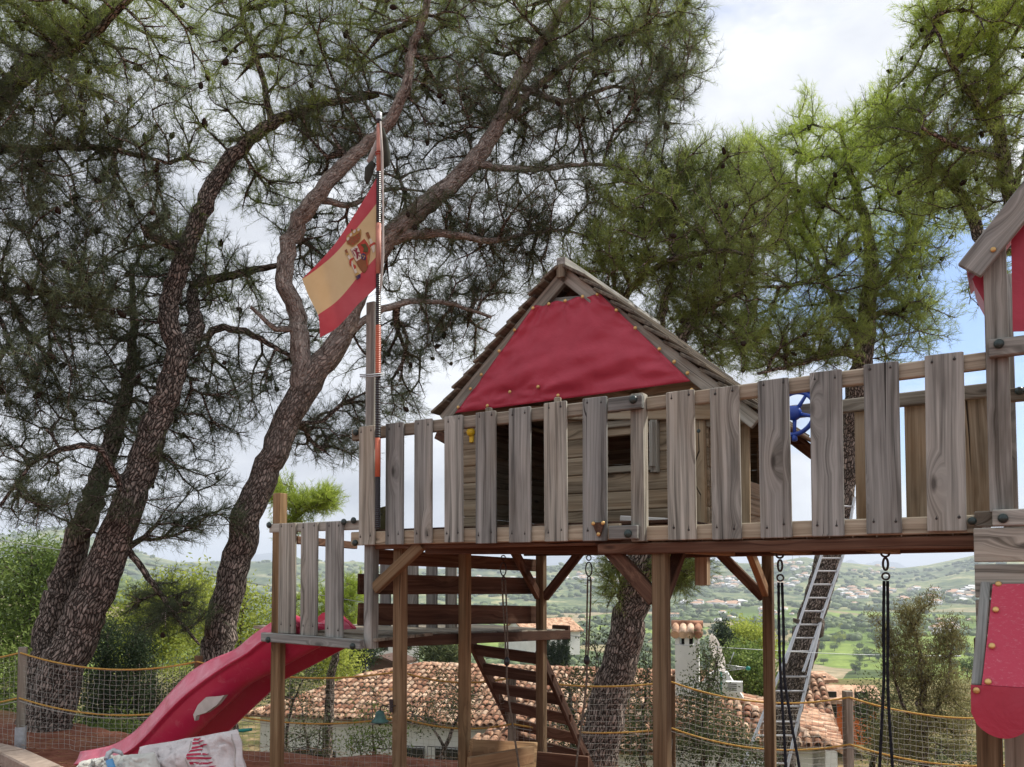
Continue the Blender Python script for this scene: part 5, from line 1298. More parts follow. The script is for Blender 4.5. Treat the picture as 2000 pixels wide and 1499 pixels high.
for i, (v0, l) in enumerate([(.03, .10), (.07, .14), (.12, .19), (.16, .13), (.205, .22), (.24, .26), (.285, .28), (.33, .30), (.37, .27), (.41, .22), (.45, .25)]):
    us = .60; mb = MB(); P = []
    for q in range(9):
        u = us+l*.72*q/8; w = .019*(1-.55*(q/8)) if q < 8 else .004; P.append((u, v0+.006*math.sin(i+q*.4), w*.72))
    vs = []; fs = []
    for (u, v, w) in P: vs += [S_(u, v-w, 1)-NN*.003, S_(u, v+w, 1)-NN*.003]
    vs = [Vector(q)+Vector((0, -.003, 0)) for q in vs]
    for q in range(8): fs.append((2*q, 2*q+1, 2*q+3, 2*q+2))
    mb.add(vs, fs, None, 0, True); part(mb, 'print_stroke', 'drip', sk)
mb = MB(); mb.tube([S_(.585, v/20, 1)+Vector((0, -.002, 0)) for v in range(1, 19)], .003, 6); part(mb, 'seam', 'sock', sk)
mb = MB(); mb.tube([S_(.965, v/20, 1)+Vector((0, -.002, 0)) for v in range(1, 20)], .004, 6); part(mb, 'seam', 'sock', sk)
sk2, S2 = sack('white_sack', 'smaller crumpled off-white sack lying in front at the foot of the slide', (212, 1477, 4.9), (302, 1470, 4.85), (330, 1600, 4.7), (200, 1620, 4.8), 5, .12, 8.1, 'sack2', .03)
sk3, S3 = sack('white_sack', 'leftmost crumpled pale cloth sack with open folds, covering the slide end', (158, 1487, 4.85), (222, 1474, 4.85), (232, 1600, 4.75), (150, 1600, 4.8), 5, .07, 12.7, 'sack2', .05)
mb = MB(); a = at(213, 1484, 4.72); mb.tube([a, a+Vector((.02, -.005, -.05)), a+Vector((.045, -.01, -.13))], [.020, .021, .021], 14); bt = part(mb, 'plastic_bottle', 'lblue', None); tag(bt, 'light blue plastic tube lying across the off-white sack', 'bottle')
mb = MB(); mb.tube([at(207, 1484, 4.72), at(212, 1472, 4.76), at(222, 1466, 4.78), at(235, 1470, 4.76), at(240, 1476, 4.76)], [.012, .016, .014, .012, .006], 8); o_ = part(mb, 'tied_rag', 'galv', None); tag(o_, 'grey blue rag knotted round the neck of the sack', 'rag')
mb = MB(); mb.tube([at(462, 1428, 5.3), at(475, 1427, 5.3), at(492, 1425, 5.3)], [.009, .012, .009], 8); o_ = part(mb, 'garden_hose', 'teal', None); tag(o_, 'short green hose end poking out behind the printed sack', 'hose')

# ------------------------------------------------------------------ aluminium ladder on the pine
al = thing('aluminium_ladder', 'long aluminium ladder lashed against the trunk of the round pine', 'ladder', at(1500, 1510, 11.2))
def lpt(x, y):  # the ladder leans away: depth grows with height
    return at(x, y, 11.1+(1499-y)/424.*1.15)
def lrail(pts, r=(.028, .055), name='stile'):
    mb = MB()
    for i in range(len(pts)-1): mb.board(pts[i], pts[i+1], (0, 1, 0), r[1], r[0], ch=.003)
    part(mb, name, 'alu', al)
lo_l = [lpt(1449, 1502), lpt(1562, 1215)]; lo_r = [lpt(1537, 1502), lpt(1609, 1190)]
up_l = [lpt(1531, 1296), lpt(1605, 1075), lpt(1633, 985)]; up_r = [lpt(1566, 1312), lpt(1650, 1066), lpt(1666, 972)]
for P in (lo_l, lo_r): lrail(P)
for P in (up_l, up_r): mb = MB(); mb.board(P[0]+Vector((0, -.06, 0)), P[1]+Vector((0, -.06, 0)), (0, 1, 0), .05, .026, ch=.003); part(mb, 'stile', 'alu', al)
for P in (up_l, up_r): mb = MB(); mb.board(P[1]+Vector((0, -.06, 0)), P[2]+Vector((0, -.06, 0)), (0, 1, 0), .05, .026, ch=.003); part(mb, 'stile', 'alu', al)
def on(P, y):
    # intersect polyline with height of photo row y (approx by z)
    z = lpt(1580, y).z
    for a, b_ in zip(P[:-1], P[1:]):
        if (a.z-z)*(b_.z-z) <= 0: return a.lerp(b_, (z-a.z)/(b_.z-a.z))
    return None
for P, Q, ys, dy in ((lo_l, lo_r, (1492, 1465, 1437, 1410, 1380, 1350, 1322), 0), (up_l, up_r, (1298, 1272, 1246, 1220, 1194, 1168, 1142, 1116, 1091, 1068, 1042, 1016, 990), -.06)):
    for y in ys:
        a, b_ = on(P, y), on(Q, y)
        if a is None or b_ is None: continue
        mb = MB(); mb.board(a+Vector((0, dy, 0)), b_+Vector((0, dy, 0)), (0, 1, 0), .034, .026, ch=.005); part(mb, 'rung', 'alu', al)
for (x, y) in ((1597, 1210), (1553, 1212)):
    c = lpt(x, y); mb = MB()
    for q in range(4): mb.torus(c+UP*(.016*q-.03)+Vector((0, -.06, 0)), (0.25, 0, 1), .045, .008, 12, 5)
    part(mb, 'lashing', 'rope_brown', al)

# ------------------------------------------------------------------ overhead cable
mb = MB(); cp = [at(-300, 1010, 11.2), at(0, 1056, 10.6), at(270, 1099, 10.6), at(530, 1146, 10.6), at(800, 1192, 10.8), at(1070, 1237, 11), at(1290, 1257, 11.2), at(1600, 1276, 11.6), at(1735, 1280, 11.8)]
P = catmull([(*p, 0) for p in cp], .4); mb.tube([Vector(q[:3]) for q in P], .0045, 5); cab = part(mb, 'cable', 'galv', None); tag(cab, 'thin grey cable stretched across behind the pine trunks', 'cable'); ORG[cab.name] = Vector(cab.location)
mb = MB(); mb.tube([at(1735, 1280, 11.8), at(1770, 1281, 11.85), at(1790, 1280, 11.87), at(1810, 1282, 11.9), at(1876, 1282, 12)], [.012, .014, .009, .013, .011], 7); part(mb, 'tensioner', 'galv', cab)

# ------------------------------------------------------------------ roofs and houses below the terrace
def tiles(mb_name, O, e, u, slope, poly, parent, pitch=.22, course=.36, seed=1, r0=.088):
    """barrel tiles laid on a sloping plane. poly in (a along eave, b horizontal distance up the slope)"""
    rng = np.random.default_rng(seed); e = np.array(e); uh = np.array(u); O = np.array(O); us = uh+np.array([0, 0, slope]); L_ = np.linalg.norm(us); us = us/L_; nr = np.cross(e, us); nr = nr if nr[2] > 0 else -nr
    pl = np.array(poly, float); a0, b0 = pl.min(0); a1, b1 = pl.max(0)
    A, B = np.meshgrid(np.arange(a0+pitch/2, a1, pitch), np.arange(b0, b1, course/L_)); A = A.ravel(); B = B.ravel()
    ins = np.zeros(len(A), bool); j = len(pl)-1
    cbx = B+course*.5
    for i in range(len(pl)):
        xi, yi = pl[i]; xj, yj = pl[j]
        c = ((yi > cbx) != (yj > cbx)) & (A < (xj-xi)*(cbx-yi)/(yj-yi+1e-12)+xi); ins ^= c; j = i
    A = A[ins]; B = B[ins]; n = len(A); K = 6
    A = A+rng.normal(size=n)*.013; B = B+rng.normal(size=n)*.018; sc2 = rng.uniform(.88, 1.10, n); lf = rng.uniform(-.010, .020, n); yaw = rng.normal(size=n)*.035
    an = np.linspace(0, math.pi, K+1); V = []
    for (bb, rad, lift) in ((0, r0, .035), (0, r0*.82, .032), (course*1.12, r0*.80, .0)):
        for q in an:
            x = -math.cos(q)*rad*sc2+yaw*bb; z = math.sin(q)*rad*.80*sc2+lift+lf
            V.append(O+np.outer(A+x, e)+np.outer(B*L_+bb, us)+np.outer(z, nr))
    V = np.stack(V, 1); m_ = V.shape[1]; F_ = []
    for q in range(K):
        F_.append((q, q+1, 2*(K+1)+q+1, 2*(K+1)+q)); F_.append((q+1, q, (K+1)+q, (K+1)+q+1))
    F_ = np.array(F_); f = (np.arange(n)[:, None, None]*m_+F_).reshape(-1, 4)
    o0 = np.array(ORG[parent.name]); ob = link(mb_name, npmesh(mb_name, V.reshape(-1, 3)-o0, f, M['tile'], smooth=False), parent)
    # under tiles / mortar bed
    pts = [Vector(O+e*a+(uh+np.array([0, 0, slope]))*b_) for a, b_ in poly]; mb = MB(); mb.prism(pts, Vector(nr)*-.06); part(mb, 'roof_deck', 'tile_bed', parent)
    return lambda a, b_: Vector(O+e*a+(uh+np.array([0, 0, slope]))*b_)
def ridge_tiles(a, b_, parent, r=.11):
    a = Vector(a); b_ = Vector(b_); L_ = (b_-a).length; n = max(1, int(L_/.36)); mb = MB()
    for i in range(n):
        p = a.lerp(b_, i/n); q = a.lerp(b_, min(1, (i+1.12)/n)); mb.tube([p-UP*.03, q-UP*.045], [r*RB.uniform(.98, 1.05), r*.82], 10)
    return part(mb, 'ridge_tiles', 'tile', parent)
simple('tile_bed', 'tile_underlay', (.20, .12, .08), .95, .05, 0, .3, 6)
def box_wall(parent, a, b_, z0, z1, th=.3, key='white', name='wall', back=None):
    d = (b_-a); d.z = 0; d.normalize(); nrm = d.cross(UP)
    mb = MB(); c = (a+b_)/2; c.z = (z0+z1)/2; L_ = (b_-a).length; mb.box(c-nrm*(th/2), d*L_, nrm*th, UP*(z1-z0)); return part(mb, name, key, parent)
e1 = Vector((.967, -.254, 0)); u1 = Vector((.254, .967, 0))
O1 = at(476, 1396, 27.6); vl = thing('villa', 'white villa below the terrace with a long hipped clay tile roof', 'house', Vector((O1.x+6, O1.y+3, -6.3)))
W1 = 18.5
f1 = tiles('tile_slope', O1, e1, u1, .26, [(0, 0), (9.2, 0), (9.2, .9), (12.0, .9), (W1, .9), (W1, 4.9), (4.4, 4.9), (2.6, 3.7)], vl, seed=4)
ridge_tiles(f1(4.4, 4.9), f1(W1, 4.9), vl); ridge_tiles(f1(0, 0), f1(2.6, 3.7), vl); ridge_tiles(f1(2.6, 3.7), f1(4.4, 4.9), vl)
mb = MB(); mb.prism([f1(4.4, 4.9)-UP*.05, f1(W1, 4.9)-UP*.05, f1(W1, 4.9)+u1*5-UP*1.3, f1(0, 0)+u1*9.5-UP*.05, f1(0, 0)-UP*.05], UP*-.05); part(mb, 'roof_deck', 'tile_bed', vl)
zw = O1.z-.05
box_wall(vl, O1+e1*.35+u1*.45, O1+e1*9.4+u1*.45, -6.8, zw+.02)
box_wall(vl, O1+e1*9.3+u1*1.3, O1+e1*W1+u1*1.3, -6.8, zw+.2)
box_wall(vl, O1+e1*.35+u1*9, O1+e1*.5+u1*.5, -6.8, zw, name='side_wall')
for (x, w, y0) in ((612, 1.5, 1467), (800, .9, 1462), (875, .9, 1465)):
    p = at(x, y0, 27.6-(x-476)/1620*27*.28+.35); mb = MB(); mb.box(p-UP*.6+u1*.1, e1*w, u1*.05, UP*1.2); wn = part(mb, 'window', 'glassdark', vl)
    mb = MB(); c = p-u1*.22-e1*.0
    for i in range(int((w+.3)/.13)+1): q = c+e1*(-(w+.3)/2+i*.13); mb.tube([q+UP*.12, q-UP*1.1], .010, 4)
    mb.tube([c-e1*(w+.3)/2+UP*.12, c+e1*(w+.3)/2+UP*.12], .016, 4); part(mb, 'grille', 'iron', wn)
# lower porch roof
O2 = at(918, 1452, 21.5); f2 = tiles('porch_tiles', O2, e1, u1, .30, [(0, 0), (4.9, 0), (4.9, 2.8), (2.0, 2.8), (.35, .8)], vl, seed=8, pitch=.235, r0=.094)
ridge_tiles(f2(0, 0), f2(2.0, 2.8), vl)
box_wall(vl, O2+e1*.5+u1*.4, O2+e1*4.7+u1*.4, -7, O2.z-.05)
# chimney with its own tiled cap
cx_ = at(1343, 1313, 22.6); chm = MB(); CW, CD = .62, .62
ztop_ = at(1343, 1258, 22.6).z; chm.box(Vector((cx_.x, cx_.y, (cx_.z-.6+ztop_)/2)), e1*CW, u1*CD, UP*(ztop_-cx_.z+.6)); ch_ = part(chm, 'chimney', 'white', vl)
zc2 = at(1343, 1240, 22.6).z
for s1 in (-1, 0, 1):
    for s2_ in (-1, 1):
        mb = MB(); mb.box(Vector((cx_.x, cx_.y, (ztop_+zc2)/2-.005))+e1*(s1*(CW/2-.06))+u1*(s2_*(CD/2-.06)), e1*.12, u1*.12, UP*(zc2-ztop_)); part(mb, 'chimney_pillar', 'white', ch_)
mb = MB(); mb.box(Vector((cx_.x, cx_.y, (ztop_+zc2)/2)), e1*.3, u1*.3, UP*(zc2-ztop_-.01)); part(mb, 'flue', 'dark', ch_)
mb = MB(); cc = Vector((cx_.x, cx_.y, zc2))
for sgn in (1, -1):
    for i in range(4):
        x = (i-1.5)*.20; lo_ = cc+e1*x-u1*(.42*sgn)+UP*.02; hi_ = cc+e1*x+UP*.27; mb.tube([lo_, hi_], [.115, .095], 12)
mb.tube([cc-e1*.42+UP*.29, cc+e1*.42+UP*.29], .10, 12); part(mb, 'cap_tiles', 'tile', ch_)
mb = MB(); gq = at(1402, 1318, 22.0); mb.prism([gq-e1*.6-UP*.6, gq+e1*.65-UP*.6, gq+e1*.25+UP*.05, gq+UP*.12, gq-e1*.3-UP*.05], u1*.4); part(mb, 'parapet', 'white', vl)
# dish
dc = at(1397, 1277, 21.4); dish = thing('satellite_dish', 'pale tilted satellite dish beside the tiled chimney', 'satellite dish', at(1395, 1330, 21.4))
ax_ = Vector((.80, -.42, .30)).normalized(); mb = MB(); prof = [(.001, 0), (.15, .012), (.30, .05), (.42, .10), (.50, .15), (.51, .145), (.42, .085), (.30, .035), (.15, -.003), (.001, -.015)]
mb.lathe(dc-ax_*.08, ax_, prof, 28); part(mb, 'reflector', 'sock', dish)
mb = MB(); mb.tube([dc-ax_*.08-UP*.45, dc+ax_*.35-UP*.42, dc+ax_*.5-UP*.1], .012, 6); part(mb, 'feed_arm', 'galv', dish)
mb = MB(); mb.tube([dc-ax_*.15, dc-ax_*.2-UP*.5, dc-ax_*.1-UP*1.1], .025, 8); part(mb, 'mast', 'galv', dish)
mb = MB(); mb.tube([at(1402, 1262, 21.2), at(1402, 1345, 21.2)], .012, 5); o_ = part(mb, 'roof_pole', 'iron', None); tag(o_, 'thin dark upright pole in front of the satellite dish', 'pole')
# clothes airer and air conditioner
ca = at(1408, 1305, 21.8); air = thing('clothes_airer', 'green tipped folding clothes airer beyond the satellite dish', 'clothes airer', ca-UP*.5)
for q in range(4): mb = MB(); mb.tube([ca+UP*(.1-.06*q), at(1460, 1306, 21.8)+UP*(.02-.008*q)], .009, 5); part(mb, 'arm', 'alu', air)
for c in (ca, at(1461, 1306, 21.8)): mb = MB(); mb.lathe(c-UP*.05, UP, [(.02, 0), (.06, .03), (.06, .08), (.02, .11)], 8); part(mb, 'tip', 'teal', air)
mb = MB(); mb.tube([ca-UP*.1, ca-UP*.7], .02, 6); part(mb, 'stem', 'teal', air)
ac = at(1434, 1341, 21.6); acu = thing('air_conditioner', 'white air conditioning box on the roof edge right of the dish', 'air conditioner', ac-UP*.2)
mb = MB(); mb.box(ac, e1*.42, u1*.3, UP*.26); part(mb, 'casing', 'white', acu)
for q in range(4): mb = MB(); mb.box(ac-u1*.152+UP*(.075-.05*q)-e1*.05, e1*.22, u1*.006, UP*.022); part(mb, 'vent_slot', 'dark', acu)
# right hand roof
e3 = Vector((.955, -.297, 0)); u3 = Vector((.297, .955, 0)); B3 = at(1648, 1463, 20.3)
v3 = thing('villa', 'nearer white house at the lower right with a pyramid shaped clay roof', 'house', Vector((B3.x-3, B3.y+3, -6.3)))
O3 = B3-e3*8.6; f3 = tiles('tile_slope', O3, e3, u3, .26, [(3.0, 0), (8.6, 0), (5.5, 3.1), (3.2, 3.1), (.8, 3.1), (.8, 1.2), (2.6, .6)], v3, seed=12, pitch=.245, r0=.10)
ridge_tiles(f3(.8, 3.1), f3(5.5, 3.1), v3); ridge_tiles(f3(8.6, 0), f3(5.5, 3.1), v3)
f4 = tiles('tile_slope', B3, u3, -e3, .26, [(0, 0), (6.2, 0), (3.1, 3.1)], v3, seed=13, pitch=.245, r0=.10)
ridge_tiles(f4(6.2, 0), f4(3.1, 3.1), v3); ridge_tiles(f4(0, 0)+UP*.03, f4(6.2, 0)+UP*.03, v3, .07)
box_wall(v3, O3+e3*2.8+u3*.4, B3-e3*.4+u3*.4, -7, B3.z-.04); box_wall(v3, B3-e3*.4+u3*.4, B3-e3*.4+u3*5.8, -7, B3.z-.04, name='side_wall')
# more houses, simple to the eye at their distance
def far_house(p, w, d, h, rot, roofh, key='white', name='house', label='', cat='house', group=None, windows=2, rkey='tile'):
    """gabled house standing at p"""
    ex = Vector((math.cos(rot), math.sin(rot), 0)); ey = Vector((-math.sin(rot), math.cos(rot), 0)); base = Vector(p)-UP*1.5
    t_ = thing(name, label, cat, base, group); b0 = base; top_ = Vector(p)+UP*h
    mb = MB(); mb.box((b0+top_)/2, ex*w, ey*d, UP*(h+1.5)); mb.prism([top_-ex*w/2-ey*d/2, top_+ex*w/2*0-ey*0-ex*w/2+UP*roofh, top_-ex*w/2+ey*d/2], ex*w)
    part(mb, 'wall', key, t_)
    for s in (-1, 1):
        mb = MB(); a = top_-ex*(w/2+.3)+UP*(roofh+.08); mb.prism([a, a+ey*s*(d/2+.35)-UP*(roofh*1.08), a+ey*s*(d/2+.35)-UP*(roofh*1.08+.16), a-UP*.16], ex*(w+.6)); part(mb, 'roof', rkey, t_)
    for i in range(windows):
        for s in (-1,):
            mb = MB(); c = Vector(p)+UP*h*.5+ey*s*(d/2+.02)+ex*(w*((i+.5)/windows-.5)); mb.box(c, ex*w*.09+ex*.3, ey*.05, UP*1.1); part(mb, 'window', 'glassdark', t_)
    return t_
p = at(1093, 1252, 95); far_house(Vector((p.x-2, p.y, p.z)), 7, 5, 1.3, .5, 1.2, label='white gabled house behind the cypress row, left of the pine trunk')
p = at(1570, 1352, 42); far_house(p, 1.6, 1.9, .7, .2, .25, label='small white house seen through the aluminium ladder')
p = at(1637, 1362, 37); h_ = far_house(p-UP*.3, 2.5, 2.6, .35, -.15, .42, key='orangewall', label='low orange walled house with clay roof beyond the pyramid roof')
p = at(760, 1304, 46); far_house(p, 1.7, 1.6, .35, 1.2, .35, key='rust', label='small brown shed behind the left end of the villa roof', name='shed', cat='shed', windows=0, rkey='rust')
p = at(762, 1264, 60); far_house(p, 3.4, 3, .9, .4, .3, label='pale house half hidden above the brown shed')

# ------------------------------------------------------------------ shrubs, cypresses and nearer trees
def shrub(name, label, stems, blobs, count, seed, key, leaf=.045, lw=.020, per=26, cat='shrub', group=None, bark_key='bark', upw=.3, kind='leaf', spread=.09, seg=.14):
    rng = np.random.default_rng(seed); skel = []
    for s in stems:
        path = catmull([(*at(x, y, Y), r) for (x, y, Y, r) in s], .12); path[1:-1, :3] += rng.normal(size=(len(path)-2, 3))*np.minimum(.02, path[1:-1, 3:4]*.5); skel.append(path)
    skel[0] = rooted(skel[0]); base = Vector(skel[0][0, :3]); root = thing(name, label, cat, base, group); o0 = np.array(base); tv = []; tf = []; tg = []; c = 0
    for path in skel: v, f, g = bark_tube(path, 9, rng); tv.append(v); tf.append(f+c); tg.append(g); c += len(v)
    link('trunk', npmesh('trunk', np.concatenate(tv)-o0, np.concatenate(tf), M[bark_key], np.concatenate(tg), smooth=True), root)
    cl = sample_blobs(blobs, count, rng); P, par, R, ns, ends = grow(skel, cl, rng, seg=seg, tw=.0025)
    v, f = twig_mesh(P, par, R, ns, 3); link('branches', npmesh('branches', v-o0, f, M[bark_key], v, smooth=True), root)
    E = P[ends]; nc = len(E); base_ = E[:, None]+rng.normal(size=(nc, per, 3))*spread; dv = unit(rng.normal(size=(nc, per, 3))+np.array([0, 0, upw]))
    bv, bf = blades(base_.reshape(-1, 3), dv.reshape(-1, 3), leaf, lw, rng, kind)
    link('crown', npmesh('crown', bv-o0, bf, M[key]), root); return root
G1 = 'evergreen shrubs between the fence and the villas'
shrub('shrub', 'dark small leaved shrub against the white wall, left of the bell', [[(600, 1520, 12, .03), (598, 1440, 12, .02), (590, 1380, 12, .008)], [(600, 1520, 12, .02), (625, 1440, 12, .01)]], [(560, 1450, 35, 45, 12, .4, .7), (605, 1410, 40, 50, 12, .4, 1), (630, 1460, 30, 40, 12, .4, .6)], 110, 101, 'l_dark', group=G1, per=12)
shrub('shrub', 'fresh green upright shrub just below the bell', [[(728, 1540, 10, .02), (728, 1440, 10, .012), (726, 1370, 10, .005)], [(728, 1540, 10, .015), (700, 1450, 10, .006)]], [(700, 1450, 28, 45, 10, .3, .8), (730, 1420, 35, 55, 10, .3, 1), (770, 1440, 25, 40, 10, .3, .5)], 110, 102, 'l_mid', leaf=.05, group=G1, per=11)
shrub('small_tree', 'small dark leaved tree crossing the villa roof behind the third tower leg', [[(855, 1520, 12, .05), (868, 1460, 12, .035), (885, 1420, 12, .025), (905, 1370, 12, .012)], [(868, 1460, 12, .025), (835, 1410, 12, .012), (790, 1390, 12, .006)]], [(830, 1400, 60, 35, 12, .5, .8), (900, 1370, 60, 45, 12, .5, .9), (880, 1330, 60, 25, 12, .5, .35), (700, 1345, 30, 30, 12, .3, .12)], 170, 103, 'l_dark', cat='tree', per=12)
shrub('shrub', 'tall dark shrub climbing behind the trunk of the pine under the deck', [[(1110, 1540, 11, .05), (1120, 1440, 11, .035), (1110, 1340, 11, .015)], [(1255, 1540, 11, .05), (1255, 1440, 11, .03), (1262, 1330, 11, .012)], [(1120, 1440, 11, .02), (1180, 1320, 11, .01)]],
      [(1100, 1440, 45, 70, 11, .5, 1.0), (1245, 1420, 55, 90, 11, .5, 1.5), (1130, 1340, 50, 40, 11, .5, .6), (1255, 1310, 40, 40, 11, .4, .35), (1170, 1270, 40, 60, 11, .4, .3), (1180, 1460, 60, 40, 11, .4, .6)], 420, 104, 'l_dark', group=G1, per=16)
shrub('shrub', 'dense dark olive shrub between the tower leg and the ladder', [[(1370, 1560, 10.5, .05), (1375, 1440, 10.5, .03), (1385, 1330, 10.5, .012)], [(1370, 1560, 10.5, .03), (1430, 1440, 10.5, .015)]],
      [(1350, 1440, 50, 65, 10.5, .5, 1.3), (1420, 1450, 50, 55, 10.5, .5, 1.1), (1370, 1360, 50, 40, 10.5, .5, .9), (1385, 1290, 35, 35, 10.5, .3, .35), (1480, 1480, 40, 30, 10.5, .4, .4)], 480, 105, 'l_dark', group=G1, per=16)
shrub('shrub', 'yellowish green bush at ground level behind the left netting', [[(190, 1500, 9.3, .03), (195, 1440, 9.3, .015)], [(250, 1500, 9.3, .02), (260, 1440, 9.3, .01)]], [(170, 1440, 50, 28, 9.4, .4, 1), (240, 1430, 50, 30, 9.4, .4, 1), (120, 1450, 30, 22, 9.4, .3, .4)], 150, 106, 'l_mid', leaf=.05, group=G1, per=18)
shrub('cypress', 'left one of two dark cypresses behind the netting', [[(200, 1520, 12, .05), (205, 1400, 12, .035), (210, 1230, 12, .01)]], [(190, 1440, 40, 60, 12, .4, 1.3), (200, 1350, 38, 70, 12, .4, 1.5), (205, 1265, 25, 60, 12, .3, .8)], 420, 107, 'l_cypress', leaf=.05, lw=.02, cat='tree', per=30, upw=1.0, group='dark cypresses behind the fence')
shrub('cypress', 'right hand one of two dark cypresses behind the netting', [[(262, 1520, 12, .05), (264, 1400, 12, .035), (266, 1240, 12, .01)]], [(262, 1440, 42, 60, 12, .4, 1.3), (266, 1350, 38, 70, 12, .4, 1.5), (268, 1268, 25, 50, 12, .3, .8)], 420, 108, 'l_cypress', leaf=.05, lw=.02, cat='tree', per=30, upw=1.0, group='dark cypresses behind the fence')
shrub('bush', 'dense green bush behind the second fence post', [[(350, 1520, 12.5, .05), (350, 1400, 12.5, .03)], [(350, 1450, 12.5, .04), (400, 1350, 12.5, .02)]], [(330, 1400, 50, 80, 12.5, .6, 1.3), (385, 1360, 50, 70, 12.5, .6, 1.1), (430, 1300, 50, 50, 12.5, .6, .7)], 420, 109, 'l_dark', cat='bush', per=24)
shrub('broadleaf_tree', 'yellow green tree with dark outer leaves right of the big pine trunk', [[(455, 1500, 14, .08), (460, 1350, 14, .06), (470, 1230, 14, .03), (480, 1150, 14, .01)]], [(470, 1190, 70, 60, 14, .8, 1.2), (440, 1270, 70, 50, 14, .8, 1.0), (400, 1210, 60, 50, 14, .7, .6), (520, 1250, 40, 50, 14, .6, .5)], 330, 110, 'l_lime', leaf=.07, lw=.03, cat='tree', per=20, spread=.12)
shrub('broadleaf_tree', 'feathery mid green tree at the left edge behind the first fence post', [[(30, 1560, 16, .12), (45, 1350, 16, .09), (60, 1200, 16, .05), (60, 1080, 16, .02)]], [(50, 1130, 80, 75, 16, 1, 1.4), (20, 1220, 80, 70, 16, 1, 1.2), (70, 1280, 60, 60, 16, 1, .8), (10, 1350, 60, 70, 16, 1, .7), (110, 1090, 35, 35, 16, .6, .3), (60, 1400, 70, 60, 16, .9, .8)], 900, 111, 'l_mid', leaf=.11, lw=.03, cat='tree', per=22, spread=.16, upw=-.3)
shrub('broadleaf_tree', 'sunny yellow green tree glimpsed between the pine trunks', [[(290, 1500, 26, .12), (300, 1300, 26, .08), (300, 1200, 26, .03)]], [(290, 1220, 70, 60, 26, 1.5, 1.2), (340, 1170, 60, 40, 26, 1.3, .8), (240, 1270, 50, 60, 26, 1.3, .8), (390, 1150, 60, 30, 26, 1.2, .5), (150, 1190, 70, 60, 26, 1.3, .9), (330, 1260, 80, 70, 26, 1.3, .9)], 700, 112, 'l_lime', leaf=.14, lw=.06, cat='tree', per=22, spread=.25, seg=.3)
shrub('broadleaf_tree', 'pale yellow green tree just above the left end of the villa roof', [[(560, 1420, 34, .14), (570, 1330, 34, .09), (580, 1260, 34, .04)]], [(590, 1270, 60, 35, 34, 1.8, 1.2), (650, 1270, 50, 35, 34, 1.8, 1.0), (530, 1310, 50, 35, 34, 1.6, .8), (640, 1320, 60, 22, 34, 1.6, .5)], 420, 113, 'l_lime', leaf=.15, lw=.07, cat='tree', per=22, spread=.28, seg=.35)
shrub('shrub', 'dark leaved shrub below the slide head, left of the villa roof', [[(560, 1440, 13, .03), (570, 1380, 13, .02), (600, 1310, 13, .008)]], [(600, 1315, 40, 22, 13, .4, .7), (560, 1340, 45, 35, 13, .4, 1), (500, 1350, 40, 40, 13, .4, .7)], 130, 114, 'l_dark', group=G1, per=15)
shrub('palm_bush', 'spiky green crown above the middle of the villa roof', [[(860, 1330, 38, .12), (860, 1290, 38, .08)]], [(860, 1275, 42, 26, 38, 1.0, 1)], 130, 115, 'l_dark', leaf=.5, lw=.05, cat='tree', per=16, spread=.25, seg=.3)
shrub('grey_tree', 'grey green olive tree left of the brown shed', [[(710, 1330, 40, .12), (712, 1290, 40, .06)]], [(715, 1268, 34, 30, 40, 1.2, 1), (690, 1290, 30, 22, 40, 1.2, .7)], 190, 116, 'l_cypress', leaf=.16, lw=.06, cat='tree', per=22, spread=.25, seg=.35)
pine('pine_sapling', 'lime green pine top left of the tower, behind the slide rail',
     [[(640, 1420, 15, .10), (650, 1300, 15, .08), (668, 1200, 15, .05), (680, 1130, 15, .02)]], [(690, 1165, 34, 45, 15, .6, 1), (650, 1200, 34, 50, 15, .6, .8), (600, 1180, 40, 60, 15, .6, .7), (710, 1220, 30, 40, 15, .5, .5)], 260, 117, 'n_lime', 3, nw=.007, n_side=10, upw=.6)
pine('pine_sapling', 'light green pine bough reaching out right of the forked trunk',
     [[(545, 1380, 12, .09), (540, 1200, 12, .07), (550, 1080, 12, .05), (580, 1010, 12, .03), (630, 985, 12, .01)]], [(600, 985, 50, 24, 12, .5, 1), (645, 978, 36, 22, 12, .4, .6), (565, 1030, 30, 30, 12, .4, .5), (540, 960, 40, 30, 12, .5, .5)], 230, 118, 'n_lime', 8, nw=.006, n_side=10, upw=.4)
shrub('juniper', 'tall brownish green juniper right of the black swing ropes', [[(1800, 1560, 10, .07), (1805, 1440, 10, .055), (1800, 1320, 10, .035), (1790, 1240, 10, .012)], [(1805, 1440, 10, .04), (1850, 1330, 10, .02), (1862, 1240, 10, .008)], [(1803, 1450, 10, .035), (1760, 1370, 10, .02), (1735, 1250, 10, .006)]],
      [(1800, 1420, 80, 75, 10, .6, 1.5), (1805, 1320, 60, 60, 10, .45, 1.1), (1778, 1245, 20, 55, 10, .2, .5), (1762, 1200, 13, 24, 10, .12, .16), (1792, 1195, 11, 28, 10, .12, .16), (1840, 1260, 14, 50, 10, .15, .3), (1748, 1300, 16, 50, 10, .2, .3), (1733, 1250, 16, 35, 10, .2, .22), (1862, 1240, 20, 40, 10, .25, .35), (1822, 1180, 7, 22, 10, .1, .08), (1710, 1210, 10, 12, 10, .1, .05), (1870, 1380, 35, 90, 10, .4, .7), (1740, 1450, 50, 50, 10, .5, .6)], 900, 119, 'l_brown', leaf=.05, lw=.010, cat='tree', per=30, spread=.05, upw=1.3, kind='needle')
